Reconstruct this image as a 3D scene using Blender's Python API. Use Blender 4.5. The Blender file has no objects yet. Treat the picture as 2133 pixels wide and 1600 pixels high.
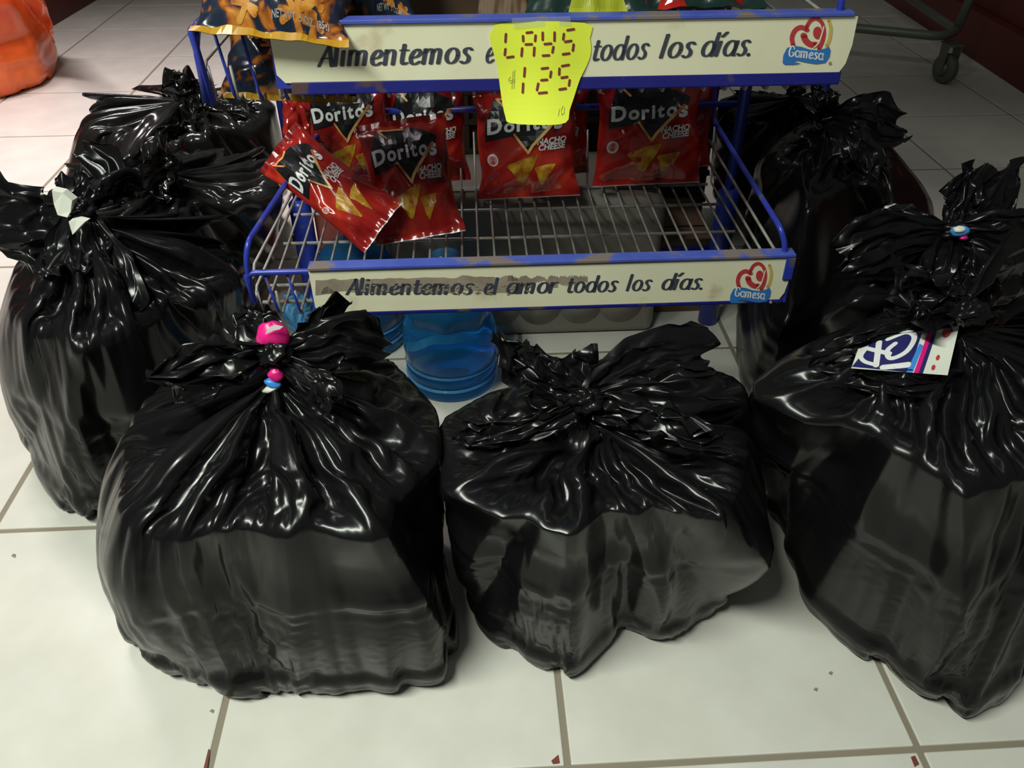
import bpy, bmesh, math, random
import numpy as np
from mathutils import Vector, Matrix
S = bpy.context.scene
COL = S.collection
random.seed(7)

# ------------------------------------------------------------------ camera
CAM_F, CAM_P, CAM_R, CAM_H = 1727.0, 0.6517, -0.0033, 0.9917
_F = np.array([0, math.cos(CAM_P), -math.sin(CAM_P)]); _R = np.array([1., 0, 0]); _U = np.cross(_R, _F)
_R2 = math.cos(CAM_R)*_R + math.sin(CAM_R)*_U; _U2 = -math.sin(CAM_R)*_R + math.cos(CAM_R)*_U
_R, _U = _R2, _U2
_C = np.array([0, 0, CAM_H])
cd = bpy.data.cameras.new('camera'); cam = bpy.data.objects.new('camera', cd); COL.objects.link(cam)
cd.sensor_fit = 'HORIZONTAL'; cd.sensor_width = 36.0; cd.lens = CAM_F/2133*36.0
cd.clip_start = 0.02
cam.matrix_world = Matrix(((_R[0], _U[0], -_F[0], 0), (_R[1], _U[1], -_F[1], 0), (_R[2], _U[2], -_F[2], CAM_H), (0, 0, 0, 1)))
S.camera = cam

# ------------------------------------------------------------------ world, lights, exposure
S.view_settings.view_transform = 'Standard'; S.view_settings.look = 'None'
S.view_settings.gamma = 1.0; S.view_settings.use_curve_mapping = False
S.view_settings.exposure = 0.0
w = bpy.data.worlds.new('world'); S.world = w; w.use_nodes = True
w.node_tree.nodes['Background'].inputs[0].default_value = (0.95, 1.0, 0.92, 1)
w.node_tree.nodes['Background'].inputs[1].default_value = 0.085

def area(name, loc, target, sx, sy, power, color):
    l = bpy.data.lights.new(name, 'AREA'); l.shape = 'RECTANGLE'; l.size = sx; l.size_y = sy; l.energy = power; l.color = color
    o = bpy.data.objects.new(name, l); COL.objects.link(o); o.location = loc
    o.rotation_euler = (Vector(target)-Vector(loc)).to_track_quat('-Z', 'Y').to_euler()
    return o
area('ceiling_tube_light', (-0.95, -0.15, 2.35), (-0.2, 0.7, 0.0), 1.2, 0.14, 29.5, (0.94, 1.0, 0.88)).data.spread = math.radians(112)
area('ceiling_tube_light', (0.25, 1.0, 2.6), (0.25, 1.0, 0.0), 0.14, 1.2, 2.5, (0.97, 1.0, 0.92))
area('ceiling_tube_light', (-1.6, 2.45, 2.6), (-1.45, 2.4, 0.0), 0.16, 1.3, 27, (1.0, 0.86, 0.87)).data.spread = math.radians(85)

# ------------------------------------------------------------------ helpers
def proj(P):
    d = np.asarray(P, float) - _C; z = d@_F
    return np.stack([1066.5+CAM_F*(d@_R)/z, 800-CAM_F*(d@_U)/z], -1)
def rays(px):
    px = np.atleast_2d(np.asarray(px, float))
    return (px[:, :1]-1066.5)*_R + (800-px[:, 1:])*_U + CAM_F*_F
def at_z(px, z):
    D = rays(px); t = (z-CAM_H)/D[:, 2]; return _C + D*t[:, None]
def at_y(px, y):
    D = rays(px); t = y/D[:, 1]; return _C + D*t[:, None]
RTH = .0504; RO = np.array([-.2909, 1.0491, 0]); RE = np.array([math.cos(RTH), math.sin(RTH), 0]); RN = np.array([-math.sin(RTH), math.cos(RTH), 0])
def rack_d(px, d):                   # point seen at px on the rack's vertical plane of depth d, in rack coordinates
    D = rays(px)[0]; t = ((RO-_C)@RN+d)/(D@RN); P = _C+D*t-RO
    return np.array([P@RE, P@RN, P[2]])

def mat(name, col=(.5, .5, .5), rough=.5, metal=0., spec=.5, **k):
    m = bpy.data.materials.new(name); m.use_nodes = True; b = m.node_tree.nodes['Principled BSDF']
    b.inputs['Base Color'].default_value = (*col, 1); b.inputs['Roughness'].default_value = rough
    b.inputs['Metallic'].default_value = metal; b.inputs['Specular IOR Level'].default_value = spec
    for n, v in k.items(): b.inputs[n.replace('_', ' ')].default_value = v
    return m
def nodes(m): return m.node_tree, m.node_tree.nodes['Principled BSDF']
def noise_color(m, stops, scale=8, detail=4, coord='Object', dist=0.0, target='Base Color'):
    nt, b = nodes(m); tc = nt.nodes.new('ShaderNodeTexCoord'); n = nt.nodes.new('ShaderNodeTexNoise'); r = nt.nodes.new('ShaderNodeValToRGB')
    n.inputs['Scale'].default_value = scale; n.inputs['Detail'].default_value = detail; n.inputs['Distortion'].default_value = dist
    nt.links.new(tc.outputs[coord], n.inputs['Vector']); nt.links.new(n.outputs['Fac'], r.inputs[0])
    els = r.color_ramp.elements
    while len(els) < len(stops): els.new(.5)
    for e, (p, c) in zip(els, stops):
        e.position = p; e.color = (*c, 1) if len(c) == 3 else c
    nt.links.new(r.outputs[0], b.inputs[target]); return r
def bump(m, scale, strength, dist=.002, detail=3, coord='Object'):
    nt, b = nodes(m); tc = nt.nodes.new('ShaderNodeTexCoord'); n = nt.nodes.new('ShaderNodeTexNoise'); bp = nt.nodes.new('ShaderNodeBump')
    n.inputs['Scale'].default_value = scale; n.inputs['Detail'].default_value = detail
    bp.inputs['Strength'].default_value = strength; bp.inputs['Distance'].default_value = dist
    nt.links.new(tc.outputs[coord], n.inputs['Vector']); nt.links.new(n.outputs['Fac'], bp.inputs['Height']); nt.links.new(bp.outputs[0], b.inputs['Normal'])

def tag(o, label=None, cat=None, group=None, kind=None):
    if label: o['label'] = label
    if cat: o['category'] = cat
    if group: o['group'] = group
    if kind: o['kind'] = kind
    return o
def empty(name, loc=(0, 0, 0), rz=0):
    o = bpy.data.objects.new(name, None); COL.objects.link(o); o.location = loc; o.rotation_euler = (0, 0, rz); o.empty_display_size = .05; return o
def link(name, me, m=None, parent=None, smooth=False):
    o = bpy.data.objects.new(name, me); COL.objects.link(o)
    if m: me.materials.append(m)
    if parent: o.parent = parent
    if smooth: me.shade_smooth()
    return o
def mesh(name, V, Fc, m=None, parent=None, smooth=False):
    me = bpy.data.meshes.new(name); me.from_pydata([tuple(map(float, v)) for v in V], [], [tuple(map(int, f)) for f in Fc]); me.update()
    return link(name, me, m, parent, smooth)
class MB:
    def __init__(s): s.v = []; s.f = []
    def add(s, V, Fc):
        n = len(s.v); s.v += [tuple(map(float, v)) for v in V]; s.f += [tuple(i+n for i in f) for f in Fc]; return s
    def box(s, c, d, bev=0.0):
        x, y, z = [k/2 for k in d]; b = min(bev, x*.9, y*.9, z*.9)
        if b <= 0:
            V = [(c[0]+i*x, c[1]+j*y, c[2]+k*z) for i in (-1, 1) for j in (-1, 1) for k in (-1, 1)]
            return s.add(V, [(0, 1, 3, 2), (4, 6, 7, 5), (0, 4, 5, 1), (2, 3, 7, 6), (0, 2, 6, 4), (1, 5, 7, 3)])
        bm = bmesh.new(); bmesh.ops.create_cube(bm, size=1, matrix=Matrix.Translation(Vector(c)) @ Matrix.Diagonal((*[float(k) for k in d], 1)))
        bmesh.ops.bevel(bm, geom=bm.edges[:], offset=b, segments=2, affect='EDGES', profile=.5)
        bm.verts.ensure_lookup_table(); s.add([v.co[:] for v in bm.verts], [[v.index for v in f.verts] for f in bm.faces]); bm.free(); return s
    def tube(s, pts, r, n=8, cap=True):
        P = [Vector(tuple(map(float, p))) for p in pts]; rs = r if hasattr(r, '__len__') else [r]*len(P); V = []; u = None
        for i, p in enumerate(P):
            a = P[max(i-1, 0)]; b = P[min(i+1, len(P)-1)]; t = (b-a).normalized()
            if u is None: u = t.orthogonal().normalized()
            u = (u - t*u.dot(t)).normalized(); v = t.cross(u)
            for k in range(n):
                an = 2*math.pi*k/n; V.append(p+(u*math.cos(an)+v*math.sin(an))*rs[i])
        Fc = [(i*n+k, i*n+(k+1) % n, (i+1)*n+(k+1) % n, (i+1)*n+k) for i in range(len(P)-1) for k in range(n)]
        if cap: Fc += [tuple(range(n))[::-1], tuple(range((len(P)-1)*n, len(P)*n))]
        return s.add(V, Fc)
    def build(s, name, m, parent=None, smooth=False):
        return mesh(name, s.v, s.f, m, parent, smooth)
def rounded(pts, r=.01, n=4):          # round the corners of a polyline
    P = [Vector(tuple(map(float, p))) for p in pts]; out = [P[0]]
    for a, b, c in zip(P, P[1:], P[2:]):
        d1 = (a-b); d2 = (c-b); q = min(r, d1.length*.45, d2.length*.45); s = b+d1.normalized()*q; e = b+d2.normalized()*q
        for i in range(n+1):
            t = i/n; out.append(s*(1-t)**2+b*2*t*(1-t)+e*t*t)
    out.append(P[-1]); return out
def catmull(pts, n=6, closed=False):
    P = np.array(pts, float); N = len(P)
    if N < 3 and not closed: return [P[0]+(P[-1]-P[0])*i/n for i in range(n+1)]
    idx = (lambda i: i % N) if closed else (lambda i: min(max(i, 0), N-1)); out = []
    for i in range(N if closed else N-1):
        a, b, c, d = [P[idx(i+k)] for k in (-1, 0, 1, 2)]
        for j in range(n):
            t = j/n; out.append(.5*((2*b)+(-a+c)*t+(2*a-5*b+4*c-d)*t*t+(-a+3*b-3*c+d)*t**3))
    out.append(P[0] if closed else P[-1]); return out
def inp(poly, x, y):
    r = False; j = len(poly)-1
    for i in range(len(poly)):
        if (poly[i][1] > y) != (poly[j][1] > y) and x < (poly[j][0]-poly[i][0])*(y-poly[i][1])/(poly[j][1]-poly[i][1])+poly[i][0]: r = not r
        j = i
    return r

# ---- flat print: strokes of a broad nib (2D), builtin font text, polygons; every print is a 2D mesh mapped onto a surface
class Print:
    def __init__(s): s.v = []; s.f = []
    def ribbon(s, pts, a, b):
        P = np.array(pts, float); n = len(s.v); k = len(P)
        T = np.gradient(P, axis=0); L = np.hypot(T[:, 0], T[:, 1])+1e-9; nx, ny = -T[:, 1]/L, T[:, 0]/L
        q = np.sqrt((a*nx)**2+(b*ny)**2)+1e-9; ox, oy = a*a*nx/q, b*b*ny/q
        for i in range(k): s.v += [(P[i, 0]+ox[i], P[i, 1]+oy[i]), (P[i, 0]-ox[i], P[i, 1]-oy[i])]
        s.f += [(n+2*i, n+2*i+2, n+2*i+3, n+2*i+1) for i in range(k-1)]
        for e in (P[0], P[-1]):
            m = len(s.v); s.v += [(e[0]+a*math.cos(t*math.pi/6), e[1]+b*math.sin(t*math.pi/6)) for t in range(12)]; s.f.append(tuple(range(m, m+12)))
        return s
    def poly(s, pts):
        n = len(s.v); s.v += [tuple(p) for p in pts]; s.f.append(tuple(range(n, n+len(pts)))); return s
    def disc(s, c, rx, ry=None, n=24):
        ry = ry or rx; return s.poly([(c[0]+rx*math.cos(2*math.pi*i/n), c[1]+ry*math.sin(2*math.pi*i/n)) for i in range(n)])
    def xf(s, f):
        s.v = [f(x, y) for x, y in s.v]; return s
    def build(s, name, fn, m, parent, cut=None):
        bm = bmesh.new(); vs = [bm.verts.new((x, y, 0)) for x, y in s.v]
        for f in s.f:
            try: bm.faces.new([vs[i] for i in f])
            except ValueError: pass
        if any(len(f.verts) > 4 for f in bm.faces): bmesh.ops.triangulate(bm, faces=[f for f in bm.faces if len(f.verts) > 4])
        if cut:
            xs = [v[0] for v in s.v]; ys = [v[1] for v in s.v]
            for ax, lo, hi in ((0, min(xs), max(xs)), (1, min(ys), max(ys))):
                k = math.floor(lo/cut)+1
                while k*cut < hi:
                    co = [0, 0, 0]; no = [0, 0, 0]; co[ax] = k*cut; no[ax] = 1
                    bmesh.ops.bisect_plane(bm, geom=bm.verts[:]+bm.edges[:]+bm.faces[:], plane_co=co, plane_no=no); k += 1
        for v in bm.verts: v.co = Vector(tuple(map(float, fn(v.co.x, v.co.y))))
        me = bpy.data.meshes.new(name); bm.to_mesh(me); bm.free(); return link(name, me, m, parent)

_O = [(.36+.34*math.cos(t*math.pi/6), .5+.48*math.sin(t*math.pi/6)) for t in range(13)]
GL = {
 'A': ([[(0, .02), (.55, 1.42)], [(.5, 1.42), (.78, 0)], [(.2, .5), (.68, .5)]], .98),
 'l': ([[(0, 1.5), (0, .02)]], .42),
 'i': ([[(0, .95), (0, .02)], [(0, 1.32), (.01, 1.33)]], .42),
 'I': ([[(0, .95), (0, .02)], [(0, 1.25), (.22, 1.52)]], .42),
 'm': ([[(0, .97), (0, .02)], [(0, .7), (.15, .92), (.36, .95), (.45, .75), (.45, .02)], [(.45, .7), (.6, .92), (.81, .95), (.9, .75), (.9, .02)]], 1.32),
 'n': ([[(0, .97), (0, .02)], [(0, .7), (.15, .92), (.38, .95), (.48, .75), (.48, .02)]], .88),
 'r': ([[(0, .97), (0, .02)], [(0, .65), (.15, .9), (.38, .95)]], .62),
 'e': ([[(.06, .42), (.4, .5), (.56, .72), (.42, .96), (.18, .85), (.03, .5), (.1, .12), (.32, .01), (.6, .18)]], .84),
 't': ([[(.15, 1.28), (.13, .25), (.26, .03), (.45, .12)], [(-.04, .92), (.42, .92)]], .62),
 'o': ([_O], .96),
 's': ([[(.52, .85), (.34, .98), (.14, .9), (.14, .68), (.4, .42), (.42, .14), (.2, 0), (0, .12)]], .74),
 'd': ([_O, [(.72, 1.5), (.72, .02)]], 1.02),
 'a': ([_O, [(.7, .95), (.7, .1), (.8, .02)]], 1.0),
 'G': ([[(.8, 1.15), (.52, 1.4), (.15, 1.1), (.03, .6), (.2, .08), (.55, .05), (.78, .3), (.8, .62)], [(.5, .62), (.85, .62)]], 1.08),
 '.': ([[(0, .04), (.01, .05)]], .3), ' ': ([], .5)}
def pen_text(txt, a=.135, b=.04, slant=.22, sp=.0):
    p = Print(); x = 0
    for ch in txt:
        st, adv = GL[ch]
        for q in st:
            c = catmull(q, 5) if len(q) > 2 else [np.array(q[0])+(np.array(q[1])-np.array(q[0]))*i/4 for i in range(5)]
            n = a if len(q) > 2 or abs(q[0][0]-q[1][0]) < .3 else a*.8
            dot = len(q) == 2 and abs(q[0][0]-q[1][0])+abs(q[0][1]-q[1][1]) < .05
            p.ribbon([(x+u[0]+slant*u[1], u[1]) for u in c], n, .1 if dot else b)
        x += adv+sp
    p.width = x; return p
def font_text(txt, size=1.0, bold=0.0, shear=0.0, sx=1.0):
    cu = bpy.data.curves.new('t', 'FONT'); cu.body = txt; cu.size = size; cu.offset = bold; cu.shear = shear; cu.align_x = 'CENTER'; cu.align_y = 'CENTER'; cu.resolution_u = 3
    ob = bpy.data.objects.new('t', cu); COL.objects.link(ob); bpy.context.view_layer.update()
    me = bpy.data.meshes.new_from_object(ob.evaluated_get(bpy.context.evaluated_depsgraph_get()))
    p = Print(); p.v = [(v.co.x*sx, v.co.y) for v in me.vertices]; p.f = [tuple(f.vertices) for f in me.polygons]
    bpy.data.objects.remove(ob); bpy.data.curves.remove(cu); bpy.data.meshes.remove(me); return p

# ------------------------------------------------------------------ materials
M = {}
M['tile'] = mat('glazed_tile', (.62, .6, .54), .28, spec=.35); noise_color(M['tile'], [(.3, (.57, .555, .50)), (.7, (.65, .64, .585))], 9, 5)
bump(M['tile'], 14, .12, .002)
M['grout'] = mat('grout', (.23, .2, .15), .9)
M['stain'] = mat('rust_stain', (.16, .04, .025), .7)
M['blue'] = mat('blue_enamel', (.022, .04, .36), .32); noise_color(M['blue'], [(.34, (.12, .09, .09)), (.40, (.03, .05, .38)), (.6, (.02, .035, .33))], 22, 6)
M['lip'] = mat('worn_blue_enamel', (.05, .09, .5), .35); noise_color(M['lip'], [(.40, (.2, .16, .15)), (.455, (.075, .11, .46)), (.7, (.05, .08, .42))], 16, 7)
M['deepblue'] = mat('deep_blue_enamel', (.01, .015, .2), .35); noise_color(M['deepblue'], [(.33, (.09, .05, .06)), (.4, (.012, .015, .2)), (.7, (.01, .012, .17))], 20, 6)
M['wire'] = mat('grey_wire', (.34, .32, .3), .45, .3); noise_color(M['wire'], [(.35, (.26, .22, .19)), (.5, (.36, .35, .33)), (.7, (.42, .41, .4))], 30, 4)
M['cream'] = mat('cream_panel', (.76, .72, .50), .5); noise_color(M['cream'], [(.27, (.55, .46, .30)), (.36, (.74, .71, .51)), (.7, (.78, .76, .56))], 13, 6)
M['ink'] = mat('dark_ink', (.045, .05, .075), .6)
M['peel'] = mat('peeled_paint', (.30, .25, .19), .7); noise_color(M['peel'], [(.35, (.25, .2, .15)), (.65, (.36, .3, .23))], 30, 4)
M['logored'] = mat('red_print', (.5, .04, .05), .5); M['logoblue'] = mat('blue_print', (.03, .17, .5), .5); M['logogold'] = mat('gold_print', (.6, .42, .1), .5)
M['white'] = mat('white_print', (.75, .75, .75), .4); M['black'] = mat('black_print', (.01, .01, .012), .3)
M['navy'] = mat('navy_print', (.02, .02, .12), .4); M['pink'] = mat('pink_print', (.7, .01, .2), .35); M['sky'] = mat('sky_blue_print', (.05, .25, .7), .35)
M['note'] = mat('yellow_paper', (.80, .90, .06), .7, Emission_Strength=0)
M['noteink'] = mat('brown_marker', (.22, .03, .03), .6); M['pencil'] = mat('pencil', (.35, .36, .08), .7)
M['tape'] = mat('clear_tape', (.6, .6, .65), .2, Alpha=.25)
M['bag'] = mat('black_polythene', (.005, .005, .0055), .235, spec=.26)
bump(M['bag'], 60, .10, .001, 5)
M['bagback'] = mat('black_polythene_crumpled', (.010, .010, .010), .19, spec=.5)
bump(M['bagback'], 45, .12, .002, 5)
M['orange'] = mat('orange_polythene', (.85, .11, .02), .18, spec=.6); noise_color(M['orange'], [(.3, (.6, .05, .012)), (.7, (.9, .17, .03))], 5, 3)
M['chipred'] = mat('red_foil', (.42, .016, .012), .17, spec=.6)
noise_color(M['chipred'], [(.30, (.10, .004, .005)), (.45, (.32, .012, .011)), (.58, (.42, .022, .012)), (.72, (.6, .07, .02))], 11, 2, dist=.6); bump(M['chipred'], 40, .35, .003, 3)
M['chipred2'] = mat('dark_red_foil', (.2, .008, .008), .2, spec=.5)
M['foil'] = mat('silver_foil', (.42, .40, .41), .4, .4)
M['nacho'] = mat('corn_chip_print', (.6, .3, .02), .3); noise_color(M['nacho'], [(.35, (.3, .08, .01)), (.5, (.52, .24, .015)), (.65, (.62, .38, .03))], 60, 5)
M['friesprint'] = mat('golden_fries_print', (.5, .2, .03), .3); noise_color(M['friesprint'], [(.4, (.22, .06, .01)), (.5, (.48, .17, .02)), (.65, (.62, .30, .06))], 50, 5)
M['vee'] = mat('orange_edge_print', (.75, .30, .05), .3); noise_color(M['vee'], [(.4, (.55, .12, .03)), (.6, (.85, .55, .2))], 25, 2)
M['sealdisc'] = mat('pale_seal_print', (.55, .3, .28), .35)
M['friesbag'] = mat('fries_pack', (.1, .1, .12), .2, spec=.6)
noise_color(M['friesbag'], [(.40, (.010, .016, .035)), (.50, (.02, .025, .045)), (.53, (.2, .05, .01)), (.60, (.42, .14, .02)), (.75, (.6, .28, .06))], 26, 2.5, dist=1.2); bump(M['friesbag'], 30, .3, .003)
M['yellow'] = mat('yellow_foil_edge', (.45, .23, .012), .3, spec=.6)
M['jug'] = mat('blue_polycarbonate', (.05, .36, .78), .05, spec=.9, Transmission_Weight=.85, IOR=1.2)
M['jugring'] = mat('blue_polycarbonate_edge', (.10, .35, .68), .12, Transmission_Weight=.3, IOR=1.3)
M['shrink'] = mat('grey_shrink_wrap', (.2, .185, .16), .28, spec=.5); bump(M['shrink'], 9, .6, .01, 4)
M['redbox'] = mat('red_card', (.33, .07, .055), .6); noise_color(M['redbox'], [(.4, (.28, .055, .045)), (.6, (.36, .085, .065))], 6, 3)
M['brown'] = mat('brown_card', (.10, .06, .03), .7); M['redwood'] = mat('dark_red_board', (.10, .014, .010), .5)
M['greycaster'] = mat('grey_green_rubber', (.10, .11, .085), .6); M['castermetal'] = mat('dull_steel', (.13, .14, .12), .45, .4)
M['darkpack'] = mat('dark_green_foil', (.012, .03, .025), .22); M['lime'] = mat('lime_print', (.33, .36, .02), .4); M['teal'] = mat('teal_foil', (.01, .07, .08), .25)
M['skin_white'] = mat('white_pack', (.72, .74, .66), .4)
M['plaster'] = mat('painted_plaster', (.5, .47, .42), .8)

# ------------------------------------------------------------------ structure: floor, far bases
TS, TH = .44, .0532; TOX, TOY = -.8112, .4759
floor = mesh('floor', [(-4.5, -2, -.012), (5.5, -2, -.012), (5.5, 7.5, -.012), (-4.5, 7.5, -.012)], [(0, 1, 2, 3)], M['grout']); floor['kind'] = 'structure'
# grout bed rises to just below the tile face
g2 = mesh('grout_bed', [(-4.4, -1.9, -.0022), (5.4, -1.9, -.0022), (5.4, 7.4, -.0022), (-4.4, 7.4, -.0022)], [(0, 1, 2, 3)], M['grout'], floor)
tb = MB().box((0, 0, -.005), (TS-.0085, TS-.0085, .010), .0018); tile_me = None
ct, st = math.cos(TH), math.sin(TH)
for i in range(-4, 10):
    for j in range(-3, 13):
        u, v = (i+.5)*TS, (j+.5)*TS; x, y = TOX+u*ct-v*st, TOY+u*st+v*ct
        if abs(x-.1) > 2.9 + .2*y: continue
        if tile_me is None:
            t = tb.build('tile', M['tile'], floor); tile_me = t.data
        else:
            t = bpy.data.objects.new('tile', tile_me); COL.objects.link(t); t.parent = floor
        t.location = (x, y, random.uniform(-.0004, 0)); t.rotation_euler = (0, 0, TH+random.choice((0, 1, 2, 3))*math.pi/2)
def floor_mark(pts, name, m):
    Q = at_z(pts, .0006); mesh(name, Q, [tuple(range(len(Q)))[::-1]], m, floor)
floor_mark([(424, 1600), (434, 1560), (437, 1562), (432, 1600)], 'rust_stain', M['stain'])
floor_mark([(1148, 1585), (1163, 1572), (1166, 1590), (1152, 1592)], 'rust_stain', M['stain'])
floor_mark([(1897, 1577), (1906, 1574), (1915, 1592), (1905, 1598)], 'rust_stain', M['stain'])
for (cx, cy) in ((1699, 1437), (1730, 1403), (28, 1158), (441, 1482)):
    floor_mark([(cx-5, cy), (cx, cy-5), (cx+5, cy-3), (cx+3, cy+4)], 'glaze_chip', M['grout'])
# low bases of the shelving along both aisles
bl = MB().box((-2.45, 4.2, .06), (.72, 5.0, .12), .004).box((-2.5, 4.2, .55), (.70, 5.0, .82), .004).build('trim_1', M['redwood']); bl['kind'] = 'structure'; bl.rotation_euler = (0, 0, 0)
br = MB().box((2.22, 4.0, .08), (.72, 5.6, .16), .004).box((2.26, 4.0, .55), (.70, 5.6, .78), .004).build('trim_2', M['redwood']); br['kind'] = 'structure'
wb = MB().box((0.3, 7.0, 1.2), (8.6, .1, 2.4)).build('wall_back', M['plaster']); wb['kind'] = 'structure'

# ------------------------------------------------------------------ film bags: simulated sheet around lumpy contents
def film(seed, c, K, Rx, Ry, Hs, nt, nth, iters, lump=.1, sag=.0, boxy=2.6, pleats=17, ang=0.0):
    """a gathered plastic bag: rings from the knot K down to the floor, relaxed as a sheet over its contents"""
    rg = np.random.default_rng(seed)
    th = np.linspace(0, 2*np.pi, nth, endpoint=False)
    # profile (radius fraction, height) from the knot downwards
    pr = np.array([(0, .035, 1), (.05, .09, .93), (.16, .33, .72), (.29, .70, .36), (.38, .93, .10), (.50, 1.04, -.25), (.66, 1.06, -.55), (.80, 1.0, -.84), (.88, .9, -.985), (1., .45, -1.)])
    t = np.linspace(0, 1, nt); rf = np.interp(t, pr[:, 0], pr[:, 1]); hf = np.interp(t, pr[:, 0], pr[:, 2])
    kz = K[2]; z = np.where(hf > 0, Hs+(kz-Hs)*hf, Hs*(1+hf))
    ct_, st_ = np.cos(th-ang), np.sin(th-ang)
    sup = (np.abs(ct_/Rx)**boxy+np.abs(st_/Ry)**boxy)**(-1/boxy)
    # warped angle so that pleats gather unevenly
    wth = th + .25*np.sin(th*2+rg.uniform(0, 6)) + .13*np.sin(th*5+rg.uniform(0, 6))
    ph = wth*pleats/(2*np.pi)*2*np.pi
    tri = 2/np.pi*np.arcsin(np.clip(np.sin(ph), -1, 1)); tri2 = 2/np.pi*np.arcsin(np.sin(ph*2.37+1)); 
    mod = .6+.4*np.sin(th*3+rg.uniform(0, 6))
    tt = t[:, None]
    env = np.interp(t, [0, .04, .2, .36, .5, .7, .88, 1], [.10, .25, .17, .085, .05, .04, .06, .09])[:, None]
    env2 = np.interp(t, [0, .04, .2, .36, .5, 1], [.15, .14, .06, .03, .008, .008])[:, None]
    env3 = np.interp(t, [0, .3, .5, .75, 1], [0, .0, .07, .10, .12])[:, None]; rr = rf[:, None]*sup[None]*(1+env*tri[None]*mod[None]*1.4+env2*tri2[None]+env3*(np.abs(np.sin(wth*4.5+rg.uniform(0, 6)+1.6*(1-t)[:, None]))-.6))
    cen = np.interp(t, [0, .45, 1], [0, 1, 1])[:, None]
    cx = K[0]*(1-cen)+c[0]*cen; cy = K[1]*(1-cen)+c[1]*cen
    P = np.stack([cx+rr*np.cos(th)[None], cy+rr*np.sin(th)[None], z[:, None]+np.zeros_like(rr)+env*.5*sup[None]*tri[None]*mod[None]*(t[:, None] < .42)], -1)
    P += rg.normal(0, .0012, P.shape)
    # contents: convex lumpy body seen as a star-shaped radius about its centre
    cc = np.array([c[0], c[1], Hs*.5]); ax = np.array([Rx*.94, Ry*.94, Hs*.54])
    nd = rg.normal(size=(34, 3)); nd[:, 2] *= .9; nd /= np.linalg.norm(nd, axis=1)[:, None]
    nd = np.vstack([nd, [[0, 0, -1]], [[0.05, 0, 1]], [[1, 0, .1]], [[-1, .1, 0]], [[0, -1, .05]]]); nd /= np.linalg.norm(nd, axis=1)[:, None]
    hh = np.linalg.norm(nd*ax, axis=1)*(1-rg.uniform(0, lump, len(nd))*1.5); hh[34] = Hs*.5; hh[36:] = np.maximum(hh[36:], np.linalg.norm(nd[36:]*ax, axis=1)*.9)
    ca, sa = math.cos(ang), math.sin(ang)
    def inner(P):
        d = P-cc; q = np.linalg.norm(d, axis=-1)+1e-9; u = d/q[..., None]
        ul = np.stack([u[..., 0]*ca+u[..., 1]*sa, -u[..., 0]*sa+u[..., 1]*ca, u[..., 2]], -1)
        pr_ = ul.reshape(-1, 3)@nd.T; k = np.where(pr_ > .05, pr_/hh, 0)
        rad = 1/((k**20).sum(1)**(1/20)+1e-6); rad = rad.reshape(q.shape)
        m = q < rad
        return np.where(m[..., None], cc+u*rad[..., None], P)
    def relax(P, iters, grav):
        nt, nth, _ = P.shape; t = np.linspace(0, 1, nt)
        rf_ = np.interp(t, pr[:, 0], pr[:, 1]); hf_ = np.interp(t, pr[:, 0], pr[:, 2]); z_ = np.where(hf_ > 0, Hs+(kz-Hs)*hf_, Hs*(1+hf_))
        Rm = (Rx+Ry)/2; C = 2*np.pi*1.14*Rm/nth
        nomc = 2*np.pi*rf_*Rm/nth
        rc = np.minimum(C, nomc*1.9)[:, None]
        rt = (np.hypot(np.diff(rf_)*Rm, np.diff(z_)))[:, None]*np.interp(t[1:], [0, .35, .5, 1], [1.0, .985, .945, .93])[:, None]+np.zeros((1, nth))
        rs = np.sqrt(rt**2+(.5*(rc[1:]+rc[:-1]))**2)
        V = np.zeros_like(P)
        for it in range(iters):
            if it < iters*.8:
                V = V*.9; V[..., 2] -= grav; P = P+V*.5
            P0 = P.copy()
            for sub in range(3):
                D = np.zeros_like(P); W = np.full(P.shape[:2], 1e-9)
                def con(A, B, rest, k, mode=0):
                    d = B-A; L = np.linalg.norm(d, axis=-1)+1e-9; e = (L-rest)
                    if mode == 1: e = np.minimum(e, 0)
                    return d*((.5*k*e/L)[..., None]), (np.ones_like(L)*k if mode == 0 else (e < 0)*k)
                x, wq = con(P, np.roll(P, -1, 1), rc, 1); D += x; D -= np.roll(x, 1, 1); W += wq+np.roll(wq, 1, 1)
                x, wq = con(P[:-1], P[1:], rt, 1); D[:-1] += x; D[1:] -= x; W[:-1] += wq; W[1:] += wq
                Q = np.roll(P, -1, 1)
                x, wq = con(P[:-1], Q[1:], rs, .4); D[:-1] += x; W[:-1] += wq; D[1:] -= np.roll(x, 1, 1); W[1:] += np.roll(wq, 1, 1)
                x, wq = con(Q[:-1], P[1:], rs, .4); D[1:] -= x; W[1:] += wq; D[:-1] += np.roll(x, 1, 1); W[:-1] += np.roll(wq, 1, 1)
                x, wq = con(P, np.roll(P, -2, 1), rc*1.75, .8, 1); D += x; D -= np.roll(x, 2, 1); W += wq+np.roll(wq, 2, 1)
                x, wq = con(P[:-2], P[2:], (rt[1:]+rt[:-1])*.975, .9, 1); D[:-2] += x; D[2:] -= x; W[:-2] += wq; W[2:] += wq
                x, wq = con(P, np.roll(P, -4, 1), rc*2.9, .8, 1); D += x; D -= np.roll(x, 4, 1); W += wq+np.roll(wq, 4, 1)
                x, wq = con(P[:-4], P[4:], (rt[3:]+rt[:-3])*1.9, .8, 1); D[:-4] += x; D[4:] -= x; W[:-4] += wq; W[4:] += wq
                x, wq = con(P, np.roll(P, -8, 1), rc*5.0, .6, 1); D += x; D -= np.roll(x, 8, 1); W += wq+np.roll(wq, 8, 1)
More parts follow.
